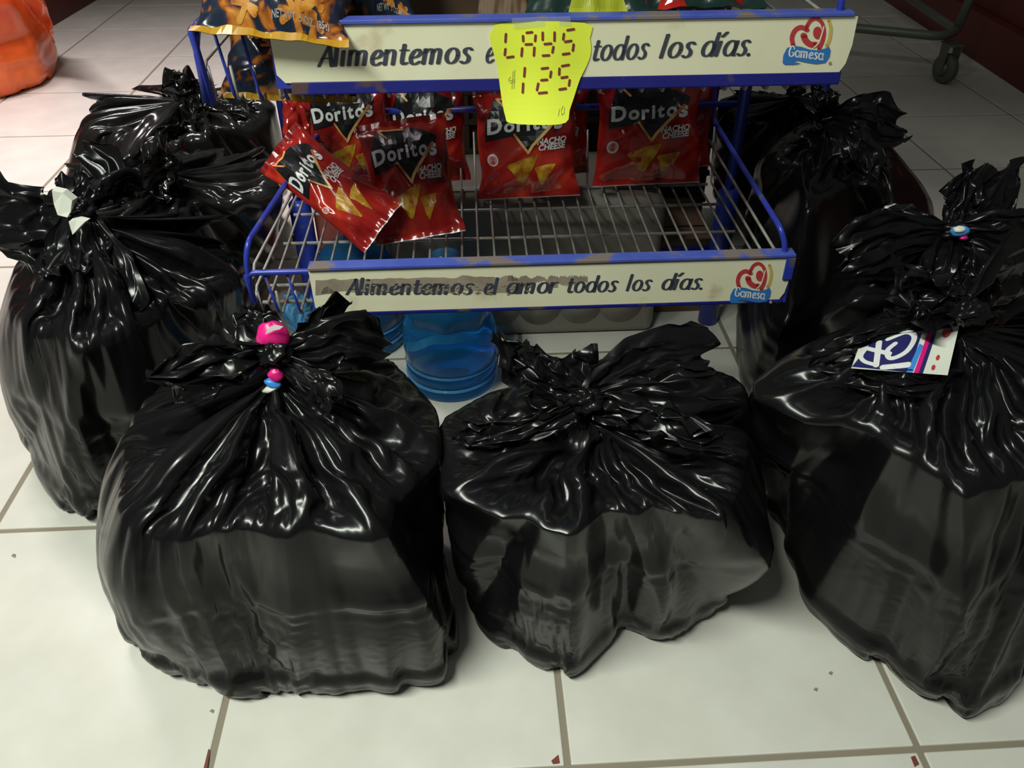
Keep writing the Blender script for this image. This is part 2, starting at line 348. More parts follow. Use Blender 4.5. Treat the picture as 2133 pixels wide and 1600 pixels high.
                x, wq = con(P[:-8], P[8:], (rt[3:-4]+rt[4:-3])*3.7, .6, 1); D[:-8] += x; D[8:] -= x; W[:-8] += wq; W[8:] += wq
                D = D/np.maximum(W, 1)[..., None]*1.7
                D[0] = 0; D[1] *= .3
                P = P+D
                P[..., 2] = np.maximum(P[..., 2], .0015)
            P = inner(P); P[..., 2] = np.maximum(P[..., 2], .0015)
            V = np.clip((P-P0)*.3+V*.3, -.004, .004)
        return P
    h1 = P[::2, ::2]
    h1 = relax(h1, iters, .0005)
    # upsample to the full grid and relax again for the finer crumple
    ti = np.linspace(0, h1.shape[0]-1, nt); i0 = np.floor(ti).astype(int); i1 = np.minimum(i0+1, h1.shape[0]-1); f = (ti-i0)[:, None, None]
    a = h1[i0]*(1-f)+h1[i1]*f; b = (a+np.roll(a, -1, 1))/2; P = np.empty((nt, nth, 3)); P[:, 0::2] = a; P[:, 1::2] = b
    P += rg.normal(0, .0002, P.shape)
    P = relax(P, iters//2, .0003)
    return P

def fit_outline(P, K, poly, rounds=3, lo=.62, hi=1.7):
    """widen or narrow the bag level by level (heights kept) so that its outline has the photographed extent"""
    poly = np.array(poly, float); nb = 90; ang = (np.arange(nb)+.5)/nb*2*np.pi-np.pi
    k = proj(K[None])[0]; T = np.zeros(nb)
    for i, a in enumerate(ang):
        d = np.array([math.cos(a), math.sin(a)]); best = 0
        for p, q in zip(poly, np.roll(poly, -1, 0)):
            e = q-p; den = d[0]*e[1]-d[1]*e[0]
            if abs(den) < 1e-9: continue
            r = p-k; t = (r[0]*e[1]-r[1]*e[0])/den; s = (r[0]*d[1]-r[1]*d[0])/den
            if t > 0 and -1e-6 <= s <= 1+1e-6: best = max(best, t)
        T[i] = best
    sh = P.shape; Q = P.reshape(-1, 3).copy()
    for rnd in range(rounds):
        px = proj(Q); v = px-k; r = np.hypot(v[:, 0], v[:, 1]); a = np.arctan2(v[:, 1], v[:, 0])
        bi = np.clip(((a+np.pi)/(2*np.pi)*nb).astype(int), 0, nb-1); Sm = np.zeros(nb); np.maximum.at(Sm, bi, r)
        s = np.clip(np.where(T > 8, T, 8)/np.maximum(Sm, 8), lo, hi)
        if rnd < rounds-1 or True: s = (np.roll(s, 1)+2*s+np.roll(s, -1))/4
        sv = np.interp(a, np.concatenate([ang-2*np.pi, ang, ang+2*np.pi]), np.tile(s, 3))
        w_ = np.clip((r-10)/60, 0, 1); sv = 1+(sv-1)*w_
        npx = k+v*sv[:, None]; D = rays(npx); tz = (Q[:, 2]-CAM_H)/D[:, 2]; N = _C+D*tz[:, None]
        dd = N-Q; L = np.linalg.norm(dd, axis=1); lim = .14; dd *= np.minimum(1, lim/np.maximum(L, 1e-9))[:, None]; Q = Q+dd
    return Q.reshape(sh)

def grid_mesh(name, P, m, parent, origin, closed=True):
    nt, nth, _ = P.shape; V = (P-np.asarray(origin)).reshape(-1, 3); n2 = nth if closed else nth-1
    i, j = np.meshgrid(np.arange(nt-1), np.arange(n2), indexing='ij'); j2 = (j+1) % nth
    Fc = np.stack([i*nth+j, i*nth+j2, (i+1)*nth+j2, (i+1)*nth+j], -1).reshape(-1, 4)[:, ::-1]
    me = bpy.data.meshes.new(name); me.vertices.add(len(V)); me.vertices.foreach_set('co', V.astype(np.float32).ravel())
    me.loops.add(Fc.size); me.loops.foreach_set('vertex_index', Fc.ravel().astype(np.int32))
    me.polygons.add(len(Fc)); me.polygons.foreach_set('loop_start', np.arange(0, Fc.size, 4, dtype=np.int32)); me.polygons.foreach_set('loop_total', np.full(len(Fc), 4, dtype=np.int32))
    me.update(calc_edges=True); me.validate(); return link(name, me, m, parent, True)

def flap(spine, widths, seed, m, parent, origin, pleats=5, depth=.35, name='tie_end', side=None, nu=40, ns=56, ragged=.08, crumple=.0015):
    """a loose end of the bag's mouth: a pleated sheet that fans out of the knot along a spine"""
    rg = np.random.default_rng(seed); sp = np.array(catmull(spine, 10)); t0 = np.linspace(0, 1, len(sp)); u = np.linspace(0, 1, nu)
    C = np.stack([np.interp(u, t0, sp[:, k]) for k in range(3)], -1); T = np.gradient(C, axis=0); T /= np.linalg.norm(T, axis=1)[:, None]+1e-9
    wu = np.interp(u, np.linspace(0, 1, len(widths)), widths)
    side = np.array(side if side is not None else np.cross([0, -.75, .66], T[len(T)//2])); side = side/np.linalg.norm(side)
    A = side[None]-T*(T@side)[:, None]; A /= np.linalg.norm(A, axis=1)[:, None]; N = np.cross(A, T)
    s = np.linspace(-1, 1, ns); ph = rg.uniform(0, 6); q = s+.12*np.sin(5*s+ph)
    fold = .8*np.sin(q*np.pi*pleats/2+ph)+.3*2/np.pi*np.arcsin(np.sin(q*np.pi*pleats*1.1+ph*2))
    end = 1+ragged*(np.sin(s*3+ph)+.6*np.sin(s*9+2*ph)); lag = (1-.22*s**2)*end
    P = np.zeros((nu, ns, 3))
    for j in range(ns):
        uu = np.clip(u*lag[j], 0, 1.2); Cj = np.stack([np.interp(np.minimum(uu, 1), u, C[:, k]) for k in range(3)], -1)+np.maximum(uu-1, 0)[:, None]*T[-1]*np.linalg.norm(C[-1]-C[0])
        wj = np.interp(uu, u, wu); amp = depth*wj/pleats*2.0*np.interp(u, [0, .1, .5, 1], [.3, 1, .8, .35])
        P[:, j] = Cj+A*(wj*s[j])[:, None]+N*(amp*fold[j])[:, None]
    nz = rg.normal(size=(9, 12, 3)); 
    gi = np.linspace(0, 8, nu); gj = np.linspace(0, 11, ns); a0 = np.floor(gi).astype(int).clip(0, 7); b0 = np.floor(gj).astype(int).clip(0, 10); fa = (gi-a0)[:, None, None]; fb = (gj-b0)[None, :, None]
    nn = nz[a0][:, b0]*(1-fa)*(1-fb)+nz[a0+1][:, b0]*fa*(1-fb)+nz[a0][:, b0+1]*(1-fa)*fb+nz[a0+1][:, b0+1]*fa*fb
    P += nn*crumple*np.interp(u, [0, .15, 1], [.3, 1, 1.8])[:, None, None]*1.5
    P[..., 2] = np.maximum(P[..., 2], .004)
    return grid_mesh(name, P, m, parent, origin, closed=False)

def knot(K, r, seed, m, parent, origin, squash=(1.25, 1, .8)):
    rg = np.random.default_rng(seed); V = []; n1, n2 = 18, 28
    P = np.zeros((n1, n2, 3))
    for i in range(n1):
        a = math.pi*(i+.001)/(n1-1+.002)
        for j in range(n2):
            b = 2*math.pi*j/n2; q = 1+.16*math.sin(3*b+5*a+seed)+.10*math.sin(7*b-3*a+seed*2)+.07*rg.normal()*.6
            P[i, j] = [K[0]+r*squash[0]*q*math.sin(a)*math.cos(b), K[1]+r*squash[1]*q*math.sin(a)*math.sin(b), K[2]+r*squash[2]*q*math.cos(a)]
    return grid_mesh('knot', P, m, parent, origin)

def make_bag(label, group, kpx, kY, cY, Rx, Ry, Hs, poly, seed, flaps, q=(100, 240), iters=70, lump=.12, m='bag', pleats=17, ang=0.0, cx=None, boxy=2.6, knot_r=.017, fit=True):
    K = at_y(kpx, kY)[0]; pc = np.array(poly, float); mid = (pc[:, 0].min()+pc[:, 0].max())/2
    X = at_y((mid, pc[:, 1].mean()), cY)[0][0] if cx is None else cx
    c = np.array([X, cY]); org = np.array([X, cY, 0]); root = empty('rubbish_bag', org); tag(root, label, 'bag', group)
    P = film(seed, c, K, Rx, Ry, Hs, q[0], q[1], iters, lump, pleats=pleats, ang=ang, boxy=boxy)
    if fit: P = fit_outline(P, K, poly)
    grid_mesh('bag_body', P, M[m], root, org)
    knot(K+np.array([0, -.004, .006]), knot_r, seed, M[m], root, org)
    for i, fl in enumerate(flaps):
        # fl: list of (px, py, Y) for the spine after the knot, widths, pleats, depth
        pts = [K]+[at_y((a, b), y)[0] for a, b, y in fl['p']]
        flap(pts, fl['w'], seed*10+i, M[m], root, org, fl.get('n', 5), fl.get('d', .35), side=fl.get('s'), ragged=fl.get('r', .08), crumple=fl.get('c', .0018))
    root['_k'] = [float(v) for v in K]
    return root, K

# ------------------------------------------------------------------ wire rack (rack coordinates: x along the front, y = depth, z up)
rack = empty('wire_display_rack', RO, RTH)
tag(rack, 'blue wire display rack with two cream-fronted basket shelves among the black bags', 'display rack')
XL, XR = -.092, .700
def tray(z0, z1, depth, xs0, xs1, label_z, sign, top):
    """z0 floor of the tray, z1 top of the front lip"""
    MB().tube(rounded([(XL+.008, 0, z0), (XL, 0, z1-.004), (XL+.012, 0, z1), (XR, 0, z1)], .012), .0045).build('front_rail', M['blue'], rack, True)
    # upright wires of the open piece of the front
    n = 4
    for i in range(n+1):
        x = XL+.026+i*.032
        MB().tube([(x, .002, z1-.002), (x+.008, .005, z0+.012), (x+.010, .012, z0)], .0022, 6).build('upright_wire', M['blue'], rack, True)
    # long wires of the tray floor, front to back, turned up at the back
    k = int((XR-XL)/.0272)
    for i in range(k+1):
        x = XL+.010+i*.0272
        MB().tube(rounded([(x, .004, z0+.045), (x, .010, z0), (x, depth, z0), (x, depth+.03, z0+.10)], .008, 3), .0021, 6).build('floor_wire', M['wire'], rack, True)
    for y in (.055, .105, depth*.55, depth*.8, depth):
        MB().tube([(XL, y, z0-.004), (XR, y, z0-.004)], .0030, 6).build('cross_rod', M['wire'], rack, True)
    # side walls: outer rail and the wires that run along the side
    for sx, X in ((-1, XL), (1, XR)):
        hi = z1+(.045 if (sx > 0 or not top) else -.002); fr, bk = ((.682, .694) if not top else (.688, .700)) if sx > 0 else ((-.081, -.035) if not top else (-.088, -.07))
        MB().tube(rounded([(X, 0, z0+.002), ((X+fr)/2, .0, hi-.022), (fr, .010, hi), (bk, depth, hi), (bk, depth+.02, z1+.10), (bk, depth+.03, z1+.16)], .02), .0044).build('side_rail', M['blue'], rack, True)
        for q in (.32, .62):
            zz = z0+(z1+.045-z0)*q
            MB().tube([(X*(1-q)+fr*q, .004, zz-.02), (X*(1-q)+fr*q, .03, zz), (X*(1-q)+bk*q, depth+.02, zz)], .0024, 6).build('side_wire', M['wire'], rack, True)
    for z in (z1+.10, z1+.155):
        MB().tube([(XL, depth+.035, z), (XR, depth+.035, z)], .003, 6).build('back_rod', M['wire'], rack, True)
ZT0, ZT1, ZL0, ZL1 = .640, .733, .318, .397
tray(ZT0, ZT1, .43, 0, .7, 0, None, True)
tray(ZL0, ZL1, .45, 0, .7, 0, None, False)
for x in (-.096, .742):
    MB().tube([(x, .44, 0.0), (x, .44, .30), (x, .44, .31)], [.021, .021, .012], 20).build('post_sleeve', M['blue'], rack, True)
    MB().tube([(x, .44, .30), (x, .44, 1.35)], .0105, 16).build('leg', M['blue'], rack, True)
for z in (.17, .47, .83, 1.3): MB().tube([(-.096, .455, z), (.742, .455, z)], .006, 10).build('cross_bar', M['blue'], rack, True)
# unseen upper tiers above the frame, added to block light towards the right rear
for z0 in (1.02, 1.30):
    MB().box((.32, .22, z0), (.82, .43, .006)).box((.32, 0, z0+.04), (.79, .004, .08)).build('light_block_shelf', M['blue'], rack)

def sign(c00, c10, c01, c11, full):
    """cream panel held in a blue channel; corners are photo measurements on the front plane"""
    A, B, C_, D = [rack_d(c, -.006) for c in (c00, c10, c01, c11)]    # top-left, top-right, bottom-left, bottom-right
    ztl, zbl = (A[2]+B[2])/2, (C_[2]+D[2])/2; x0, x1 = min(A[0], C_[0])+.001, max(B[0], D[0])-.001; ch = .010
    V = []; outline = [(x0, ztl), (x1, ztl), (x1+.001, (ztl+zbl)/2), (x1-.002, zbl+ch*1.1), (x1-.008, zbl), (x0+ch, zbl), (x0+.001, zbl+ch)]
    n = len(outline)
    for y in (-.0085, -.006): V += [(x, y, z) for x, z in outline]
    F = [tuple(range(n)), tuple(range(n, 2*n))[::-1]]+[(i, i+n, (i+1) % n+n, (i+1) % n) for i in range(n)]
    return x0, x1, zbl, ztl, mesh('sign_panel', V, F, M['cream'], rack)
YS = -.0094
s1 = sign((570, 61), (1775, 26), (578, 180), (1762, 142), True)
s2 = sign((650, 560), (1632, 537), (655, 643), (1632, 629), False)
# blue lips above and below the panels
for (x0, x1, zb, zt, _p), xr in ((s1, s1[1]-.006), (s2, s2[1]+.002)):
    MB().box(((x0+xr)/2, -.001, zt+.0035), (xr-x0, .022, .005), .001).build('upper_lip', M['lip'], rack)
    MB().box(((x0+xr)/2, -.0045, zb+.012), (xr-x0+.004, .0025, .040), .0006).build('backing_channel', M['blue'], rack)
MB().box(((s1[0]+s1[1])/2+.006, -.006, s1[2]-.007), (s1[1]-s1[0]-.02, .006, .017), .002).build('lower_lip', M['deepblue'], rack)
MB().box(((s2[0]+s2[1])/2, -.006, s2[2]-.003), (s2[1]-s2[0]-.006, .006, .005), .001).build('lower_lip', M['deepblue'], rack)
MB().box((s2[1]-.004, -.0105, s2[3]-.018), (.014, .003, .036), .0008).build('corner_plate', M['blue'], rack)

def place_words(words, par, m):
    for txt, pxa, pxb, dz in words:
        a = rack_d(pxa, YS); b = rack_d(pxb, YS); p = pen_text(txt); wdt = max(v[0] for v in p.v); sc = (b[0]-a[0])/wdt
        sy = dz
        p.build('lettering', lambda x, y: (a[0]+x*sc, YS, (a[2]+(b[2]-a[2])*x/wdt)+y*sy), m, par)
place_words([('Alimentemos', (664, 139), (988, 131), .0185), ('e', (1012, 131), (1033, 130), .0185), ('todos', (1233, 127), (1352, 122), .0185), ('los', (1376, 121), (1448, 119), .0185), ('d'+'I'+'as.', (1459, 118), (1563, 115), .0185)], s1[4], M['ink'])
place_words([('Alimentemos', (722, 614), (990, 613), .0185), ('el', (1008, 613), (1040, 613), .0185), ('amor', (1055, 612), (1164, 610), .0185), ('todos', (1180, 610), (1288, 607), .0185), ('los', (1306, 606), (1358, 605), .0185), ('d'+'I'+'as.', (1377, 604), (1463, 602), .0185)], s2[4], M['ink'])
# peeled paint on the lower sign (behind the letters)
rg = np.random.default_rng(3)
def ragged(px0, px1, top, bot, seed):
    r = np.random.default_rng(seed); xs = np.linspace(px0, px1, 34)
    up = [(x, top(x)+r.normal()*1.6) for x in xs]; dn = [(x, bot(x)+r.normal()*1.6) for x in xs[::-1]]
    return up+dn
def on_sign(pts, y=-.0089): return [tuple(rack_d(p, y)[[0, 2]]) for p in pts]
pp = Print()
pp.poly(on_sign(ragged(657, 1078, lambda x: 583-(x-657)*.018, lambda x: 611-(x-657)*.006+3*math.sin(x*.05), 1)))
pp.poly(on_sign(ragged(1058, 1162, lambda x: 577+3*math.sin(x*.2), lambda x: 592+7*math.sin(x*.11), 2)))
pp.poly(on_sign(ragged(1160, 1224, lambda x: 575+abs(x-1192)*.05, lambda x: 596-abs(x-1185)*.25, 4)))
pp.poly(on_sign([(668, 640-28), (674, 600), (682, 596), (700, 610), (690, 612)]))
pp.build('peeled_patch', lambda x, y: (x, -.0089, y), M['peel'], s2[4])
# letters flaked away: small peeled chips over the letter strokes
fl = Print()
for i in range(46):
    x = rg.uniform(745, 1110); y = rg.uniform(588, 612)
    fl.poly(on_sign([(x, y), (x+rg.uniform(3, 9), y+rg.uniform(-2, 1)), (x+rg.uniform(3, 8), y+rg.uniform(2, 4)), (x-1, y+rg.uniform(1, 4))], YS-.0003))
fl.build('peeled_patch', lambda x, y: (x, YS-.0003, y), M['peel'], s2[4])

def logo(ox, oy, sc, small):
    """heart emblem with a blue ribbon; drawn in units of the measured emblem"""
    def f(x, y): return tuple(rack_d((ox+x*sc, oy+y*sc), -.0095)[[0, 2]])
    root = None
    a = Print(); a.ribbon(catmull([(1085, 535), (1065, 420), (1110, 310), (1200, 262), (1290, 300)], 8), 34, 34)
    a.ribbon(catmull([(1285, 250), (1340, 165), (1425, 132), (1505, 190), (1540, 310), (1525, 450), (1465, 590)], 8), 28, 28)
    a.disc((1445, 345), 68, 92); a.ribbon(catmull([(1240, 385), (1270, 460), (1340, 515), (1420, 520)], 8), 50, 42)
    b = Print(); b.poly([(925, 790), (935, 680), (990, 570), (1080, 535), (1200, 550), (1320, 590), (1440, 605), (1560, 575), (1610, 545), (1637, 600), (1620, 700), (1560, 785), (1430, 805), (1290, 785), (1150, 755), (1060, 765), (1200, 800), (1080, 815), (960, 815)])
    c = Print(); c.ribbon(catmull([(1610, 160), (1642, 280), (1625, 430), (1580, 540)], 8), 26, 26)
    d = Print(); d.disc((1632, 797), 26)
    e = Print(); e.ribbon(catmull([(1390, 560), (1450, 500), (1500, 380), (1535, 250)], 8), 10, 10); 
    t = pen_text('Gamesa', .13, .075, .15); wd = max(v[0] for v in t.v)
    t.xf(lambda x, y: (1012+x/wd*525, 690+x/wd*58-y*100-(20 if y > 1.1 else 0)))
    for p, nm, m, y in ((a, 'emblem', M['logored'], -.0092), (c, 'emblem', M['logogold'], -.0092), (b, 'emblem', M['logoblue'], -.0095), (t, 'lettering', M['white'], -.0099), (d, 'emblem', M['peel'], -.0092), (e, 'emblem', M['cream'], -.0097)):
        p.xf(f); p.build(nm, lambda x, z, y=y: (x, y, z), m, s2[4] if small else s1[4])
logo(1500, 20, 1/7.11, False)
# same emblem on the lower sign: 1520..1605 wide, 548..625 high
k2 = 86/712.; logo(1520-925*k2, 546-105*k2, k2*1.0, True)

# ------------------------------------------------------------------ yellow price note
note = empty('price_note', RO, RTH); tag(note, 'fluorescent yellow handwritten paper price note taped over the upper cream sign', 'note')
NP = [(1031, 52), (1218, 48), (1229, 80), (1231, 112), (1222, 138), (1208, 165), (1195, 200), (1185, 225), (1176, 248), (1120, 252), (1062, 250), (1052, 238), (1044, 200), (1037, 140)]
a0 = rack_d((1031, 52), -.011); 
def note_pt(px, py, off=0.0):
    P = rack_d((px, py), -.0112-off); cur = max(0, (s1[2]+.02-P[2]))
    return np.array([P[0], -.0112-off-cur**2*2.5-.0015*math.sin(P[0]*60), P[2]])
ce = Print(); ce.poly([(p[0], -p[1]) for p in catmull(NP, 3, True)[:-1]])
ce.build('paper', lambda x, y: note_pt(x, -y), M['note'], note, cut=12)
sg = Print()
def seg(x0, y0, x1, y1, w=2.6): sg.ribbon([(x0+(x1-x0)*t/3, -(y0+(y1-y0)*t/3)) for t in range(4)], w, w)
# the zoom these strokes were measured in: 3.555 px per px, origin (900, 0)
for q in [(547, 255, 543, 312), (543, 366, 538, 408), (557, 428, 602, 422), (700, 243, 740, 238), (673, 268, 675, 305), (766, 262, 762, 302), (693, 330, 738, 327), (667, 360, 662, 415), (757, 352, 753, 410),
          (818, 240, 818, 292), (906, 238, 905, 298), (833, 324, 880, 320), (897, 345, 890, 385), (820, 410, 865, 407), (1002, 222, 1050, 216), (975, 250, 970, 290), (985, 308, 1030, 302), (1048, 330, 1042, 374), (968, 400, 1015, 395),
          (687, 505, 682, 565), (674, 618, 670, 680), (812, 506, 856, 500), (880, 528, 874, 566), (808, 590, 850, 586), (785, 615, 775, 660), (790, 682, 846, 676), (962, 487, 1012, 480), (942, 506, 940, 548), (958, 572, 1000, 567), (1018, 592, 1012, 628), (942, 655, 988, 650)]:
    seg(900+q[0]/3.555, q[1]/3.555, 900+q[2]/3.555, q[3]/3.555)
sg.build('handwriting', lambda x, y: note_pt(x, -y, .0006), M['noteink'], note, cut=12)
sg = Print()
for q in [(565, 600, 612, 590), (565, 590, 580, 570), (600, 530, 590, 655), (612, 520, 606, 655), (575, 615, 615, 605), (938, 790, 928, 835), (965, 770, 950, 800), (950, 800, 955, 830), (955, 830, 972, 818), (972, 818, 975, 780)]:
    seg(900+q[0]/3.555, q[1]/3.555, 900+q[2]/3.555, q[3]/3.555, .55)
sg.build('pencil_mark', lambda x, y: note_pt(x, -y, .0006), M['pencil'], note, cut=12)
tp = Print(); tp.poly([(1066, -38), (1188, -34), (1190, -54), (1068, -58)])
tp.build('tape', lambda x, y: rack_d((x, -y), -.0125), M['tape'], note)

# ------------------------------------------------------------------ snack bags
def pillow(W, H, T, seed, puff=1.0):
    r = np.random.default_rng(seed); ph = r.uniform(0, 6, 8)
    def f(u, v, side=1, off=0):       # u, v in [0,1], v down from the top seal
        eu = max(0, 1-abs(2*u-1)**2.6); ev = min(1, min(v, 1-v)/.06)
        core = max(0., min((v-.05)/.25, (.95-v)/.25, 1)); core = math.sin(core*math.pi/2)
        th = T*.5*(eu**.6)*core*puff
        wr = (.0028*math.sin(17*u+ph[0]+3*math.sin(6*v+ph[1]))*(1-core*.5)+.0022*math.sin(23*v+7*u+ph[2])*abs(2*u-1)+.0015*math.sin(40*u+ph[3]+5*v)*(1-core))*(1 if core > 0 else .5)
        wr += .004*max(0, math.sin(9*u-5*v+ph[4]))**6*core+.003*max(0, math.sin(-7*u-11*v+ph[5]))**8*core
        nar = 1-.09*core*(1+.3*math.sin(8*v+ph[6]))
        x = (u-.5)*W*nar; z = -(v-.5)*H
        bend = .006*math.sin(2.2*v+ph[7])+.004*math.sin(3*u+ph[1])*(1-core)
        return np.array([x, -side*th-wr+bend-off*side, z])
    return f
def snack_bag(TL, TR, BL, T, seed, label, group, kind='nacho', edge=True, art=True, puff=1.0):
    a, b, c = [rack_d(p[:2], p[2]) for p in (TL, TR, BL)]
    U = b-a; W = np.linalg.norm(U); U /= W; D = c-a; D -= U*(D@U)*.5; H = np.linalg.norm(D); D /= H; D = D-U*(D@U); D /= np.linalg.norm(D)
    N = np.cross(U, D)                              # towards the back
    if N[1] < 0: N = -N
    mid = (b+c)/2; root = empty('snack_bag' if kind == 'nacho' else 'corn_fries_pack', RO+RE*mid[0]+RN*mid[1]+np.array([0, 0, mid[2]]))
    tag(root, label, 'snack bag', group)
    Rm = np.array([RE, RN, [0, 0, 1.]]).T
    def wd(p): return Rm@(U*p[0]+N*p[1]-D*p[2])
    f = pillow(W, H, T, seed, puff); nu, nv = 40, 52
    V = []; F = []
    for side in (1, -1):
        base = len(V)
        for j in range(nv+1):
            for i in range(nu+1): V.append(wd(f(i/nu, j/nv, side, .0002)))
        for j in range(nv):
            for i in range(nu):
                q = [base+j*(nu+1)+i, base+j*(nu+1)+i+1, base+(j+1)*(nu+1)+i+1, base+(j+1)*(nu+1)+i]; F.append(q if side == -1 else q[::-1])
    mats = {'nacho': M['chipred'], 'fries': M['friesbag']}
    body = mesh('foil_body', V, F, mats[kind], root, True)
    def on(off): return lambda x, y: wd(f(x, 1-y, 1, off))     # art coordinates: x 0..1, y 0 (bottom)..1 (top)
    asp = W/H
    # crimped seals
    for nm, v0, v1, m in (('top_seal', .955 if kind == 'nacho' else .985, 1.0, 'chipred2' if kind == 'nacho' else 'yellow'), ('bottom_seal', 0., .009 if kind == 'nacho' else .06, 'foil' if kind == 'nacho' else 'yellow')):
        s = Print()
        for i in range(30): s.poly([(i/30, v0), ((i+1)/30, v0), ((i+1)/30, v1), (i/30, v1)])
        s.build(nm, on(.0006), M[m], body)
    if not art: return root
    if kind == 'nacho':
        s = Print(); s.poly([(.08, .545), (.84, .665), (.88, .80), (.70, .80), (.64, .89), (.36, .93), (.20, .92), (.34, .74), (.08, .70)]); s.build('print', on(.0015), M['black'], body, cut=.045); s = Print(); s.poly([(.33, .60), (.74, .67), (.50, .44)]); s.build('print', on(.0016), M['black'], body, cut=.045)
        s = Print(); s.ribbon([(.37, .60), (.50, .435)], .012, .012); s.ribbon([(.50, .435), (.55, .50), (.82, .735)], .016, .013); s.build('print', on(.0026), M['vee'], body, cut=.045); s = Print(); s.ribbon([(.22, .91), (.30, .83)], .012, .01); s.ribbon([(.22, .91), (.50, .905)], .012, .01); s.build('print', on(.0026), M['vee'], body, cut=.045)
        w1 = Print(); x = .10
        for ch, sz, adv in (('D', .21, .17), ('o', .19, .125), ('r', .19, .085), ('i', .19, .06), ('t', .19, .08), ('o', .19, .125), ('s', .23, .12)):
            g = font_text(ch, 1., .035); xs = [v[0] for v in g.v]; lo = min(xs); wdt = max(xs)-lo
            g.xf(lambda a_, b_: (x+(a_-lo)*sz*.92, .665+(x-.1)*.05+b_*sz/asp**0*.86+(a_-lo)*.02)); n = len(w1.v); w1.v += g.v; w1.f += [tuple(k+n for k in q) for q in g.f]; x += wdt*sz*.92+.018
        xm = max(v[0] for v in w1.v); w1.xf(lambda a_, b_: (.10+(a_-.10)*.76/(xm-.10), b_))
        w1.build('lettering', on(.0021), M['white'], body, cut=.045)
        for k, txt in enumerate(('NACHO', 'CHEESE')):
            g = font_text(txt, .085, .003, .15, .95); g.xf(lambda a_, b_: (.74+a_, .53-k*.055+b_*.85+(a_)*.05)); g.build('lettering', on(.0015), M['white'], body, cut=.06)
        for tri in ([(.26, .33), (.62, .42), (.44, .13)], [(.56, .30), (.80, .33), (.63, .11)]):
            cx, cy = np.mean(tri, 0); pts = []
            for i in range(3):
                p, q_ = np.array(tri[i]), np.array(tri[(i+1) % 3]); 
                for t_ in (.08, .3, .5, .7, .92): pts.append(tuple(p+(q_-p)*t_+np.array([cx-(p+q_)[0]/2, cy-(p+q_)[1]/2])*.05*math.sin(t_*9+i)))
            s = Print(); s.poly(pts); s.build('print', on(.0014), M['nacho'], body, cut=.06)
        s = Print(); s.disc((.135, .38), .058, .058*asp); s.build('print', on(.0012), M['sealdisc'], body, cut=.06)
        s = Print(); s.ribbon([(.135+.048*math.cos(t*.35), .38+.048*asp*math.sin(t*.35)) for t in range(19)], .005, .004); s.build('print', on(.0016), M['white'], body, cut=.06)
        for k in range(2):
            g = font_text(('CORN', 'CHIPS')[k] if False else ('III', 'III')[k], .05, .003); g.xf(lambda a_, b_: (.135+a_, .395-k*.035+b_*.7)); g.build('print', on(.0017), M['logored'], body)
    else:
        g = font_text('NET WT  3 OZ. (85g)', .055, .001, 0, .75); g.xf(lambda a_, b_: (.70+a_, .13+b_*1.0)); g.build('lettering', on(.0015), M['foil'], body, cut=.05)
        s = Print(); rr_ = random.Random(seed)
        for i in range(16):
            cx, cy = rr_.uniform(.1, .9), rr_.uniform(.12, .8); L = rr_.uniform(.08, .14); 
            for j in range(4):
                a_ = rr_.uniform(0, 3.14); s.ribbon([(cx-L*math.cos(a_)*.6, cy-L*asp*math.sin(a_)*.6), (cx+.01, cy+.01), (cx+L*math.cos(a_)*.6, cy+L*asp*math.sin(a_)*.6)], .018, .018)
        s.build('print', on(.0010), M['friesprint'], body, cut=.05)
    return root
GN = 'red tortilla chip bags on the lower shelf'
snack_bag((1238, 158, .44), (1474, 150, .44), (1232, 388, .40), .055, 1, 'red tortilla chip bag at the right end of the lower shelf, standing upright', GN)
snack_bag((972, 188, .42), (1196, 176, .42), (1004, 418, .37), .055, 2, 'red tortilla chip bag standing upright directly below the yellow price note', GN)
snack_bag((722, 262, .29), (908, 236, .31), (802, 508, .17), .055, 3, 'red tortilla chip bag leaning left of centre on the lower shelf', GN)
snack_bag((536, 358, .23), (612, 255, .27), (762, 525, .12), .05, 4, 'leftmost red tortilla chip bag, fallen over sideways on the lower shelf', GN)
snack_bag((792, 168, .47), (972, 160, .47), (810, 386, .455), .045, 5, 'red tortilla chip bag standing behind the leaning one, its white lettering showing above it', GN)
snack_bag((618, 166, .44), (806, 150, .44), (650, 385, .42), .045, 6, 'red tortilla chip bag upright at back left, mostly hidden behind the fallen and leaning bags', GN)
snack_bag((1040, 182, .475), (1228, 172, .475), (1050, 372, .455), .04, 7, 'red tortilla chip bag tucked behind the bag below the yellow note', GN)
snack_bag((1300, 150, .485), (1500, 146, .485), (1290, 350, .465), .035, 8, 'dark red chip bag edge showing behind the right-end chip bag', GN, art=False)
snack_bag((580, 195, .34), (640, 200, .38), (600, 330, .30), .03, 9, 'narrow red bag edge beside the left rack post, behind the fallen chip bag', GN, art=False)
GF = 'corn fries packs on the upper shelf'
snack_bag((455, -150, .10), (770, -110, .10), (372, 62, -.035), .07, 11, 'corn fries pack lying over the upper left corner of the rack with a yellow edge', GF, 'fries')
snack_bag((478, 5, .13), (760, 12, .13), (440, 204, .03), .05, 12, 'corn fries pack standing inside the upper basket behind the blue wires', GF, 'fries')
snack_bag((700, -120, .22), (860, -110, .22), (712, 42, .10), .05, 13, 'corn fries pack at the top edge of the photo, right of the overhanging one', GF, 'fries')

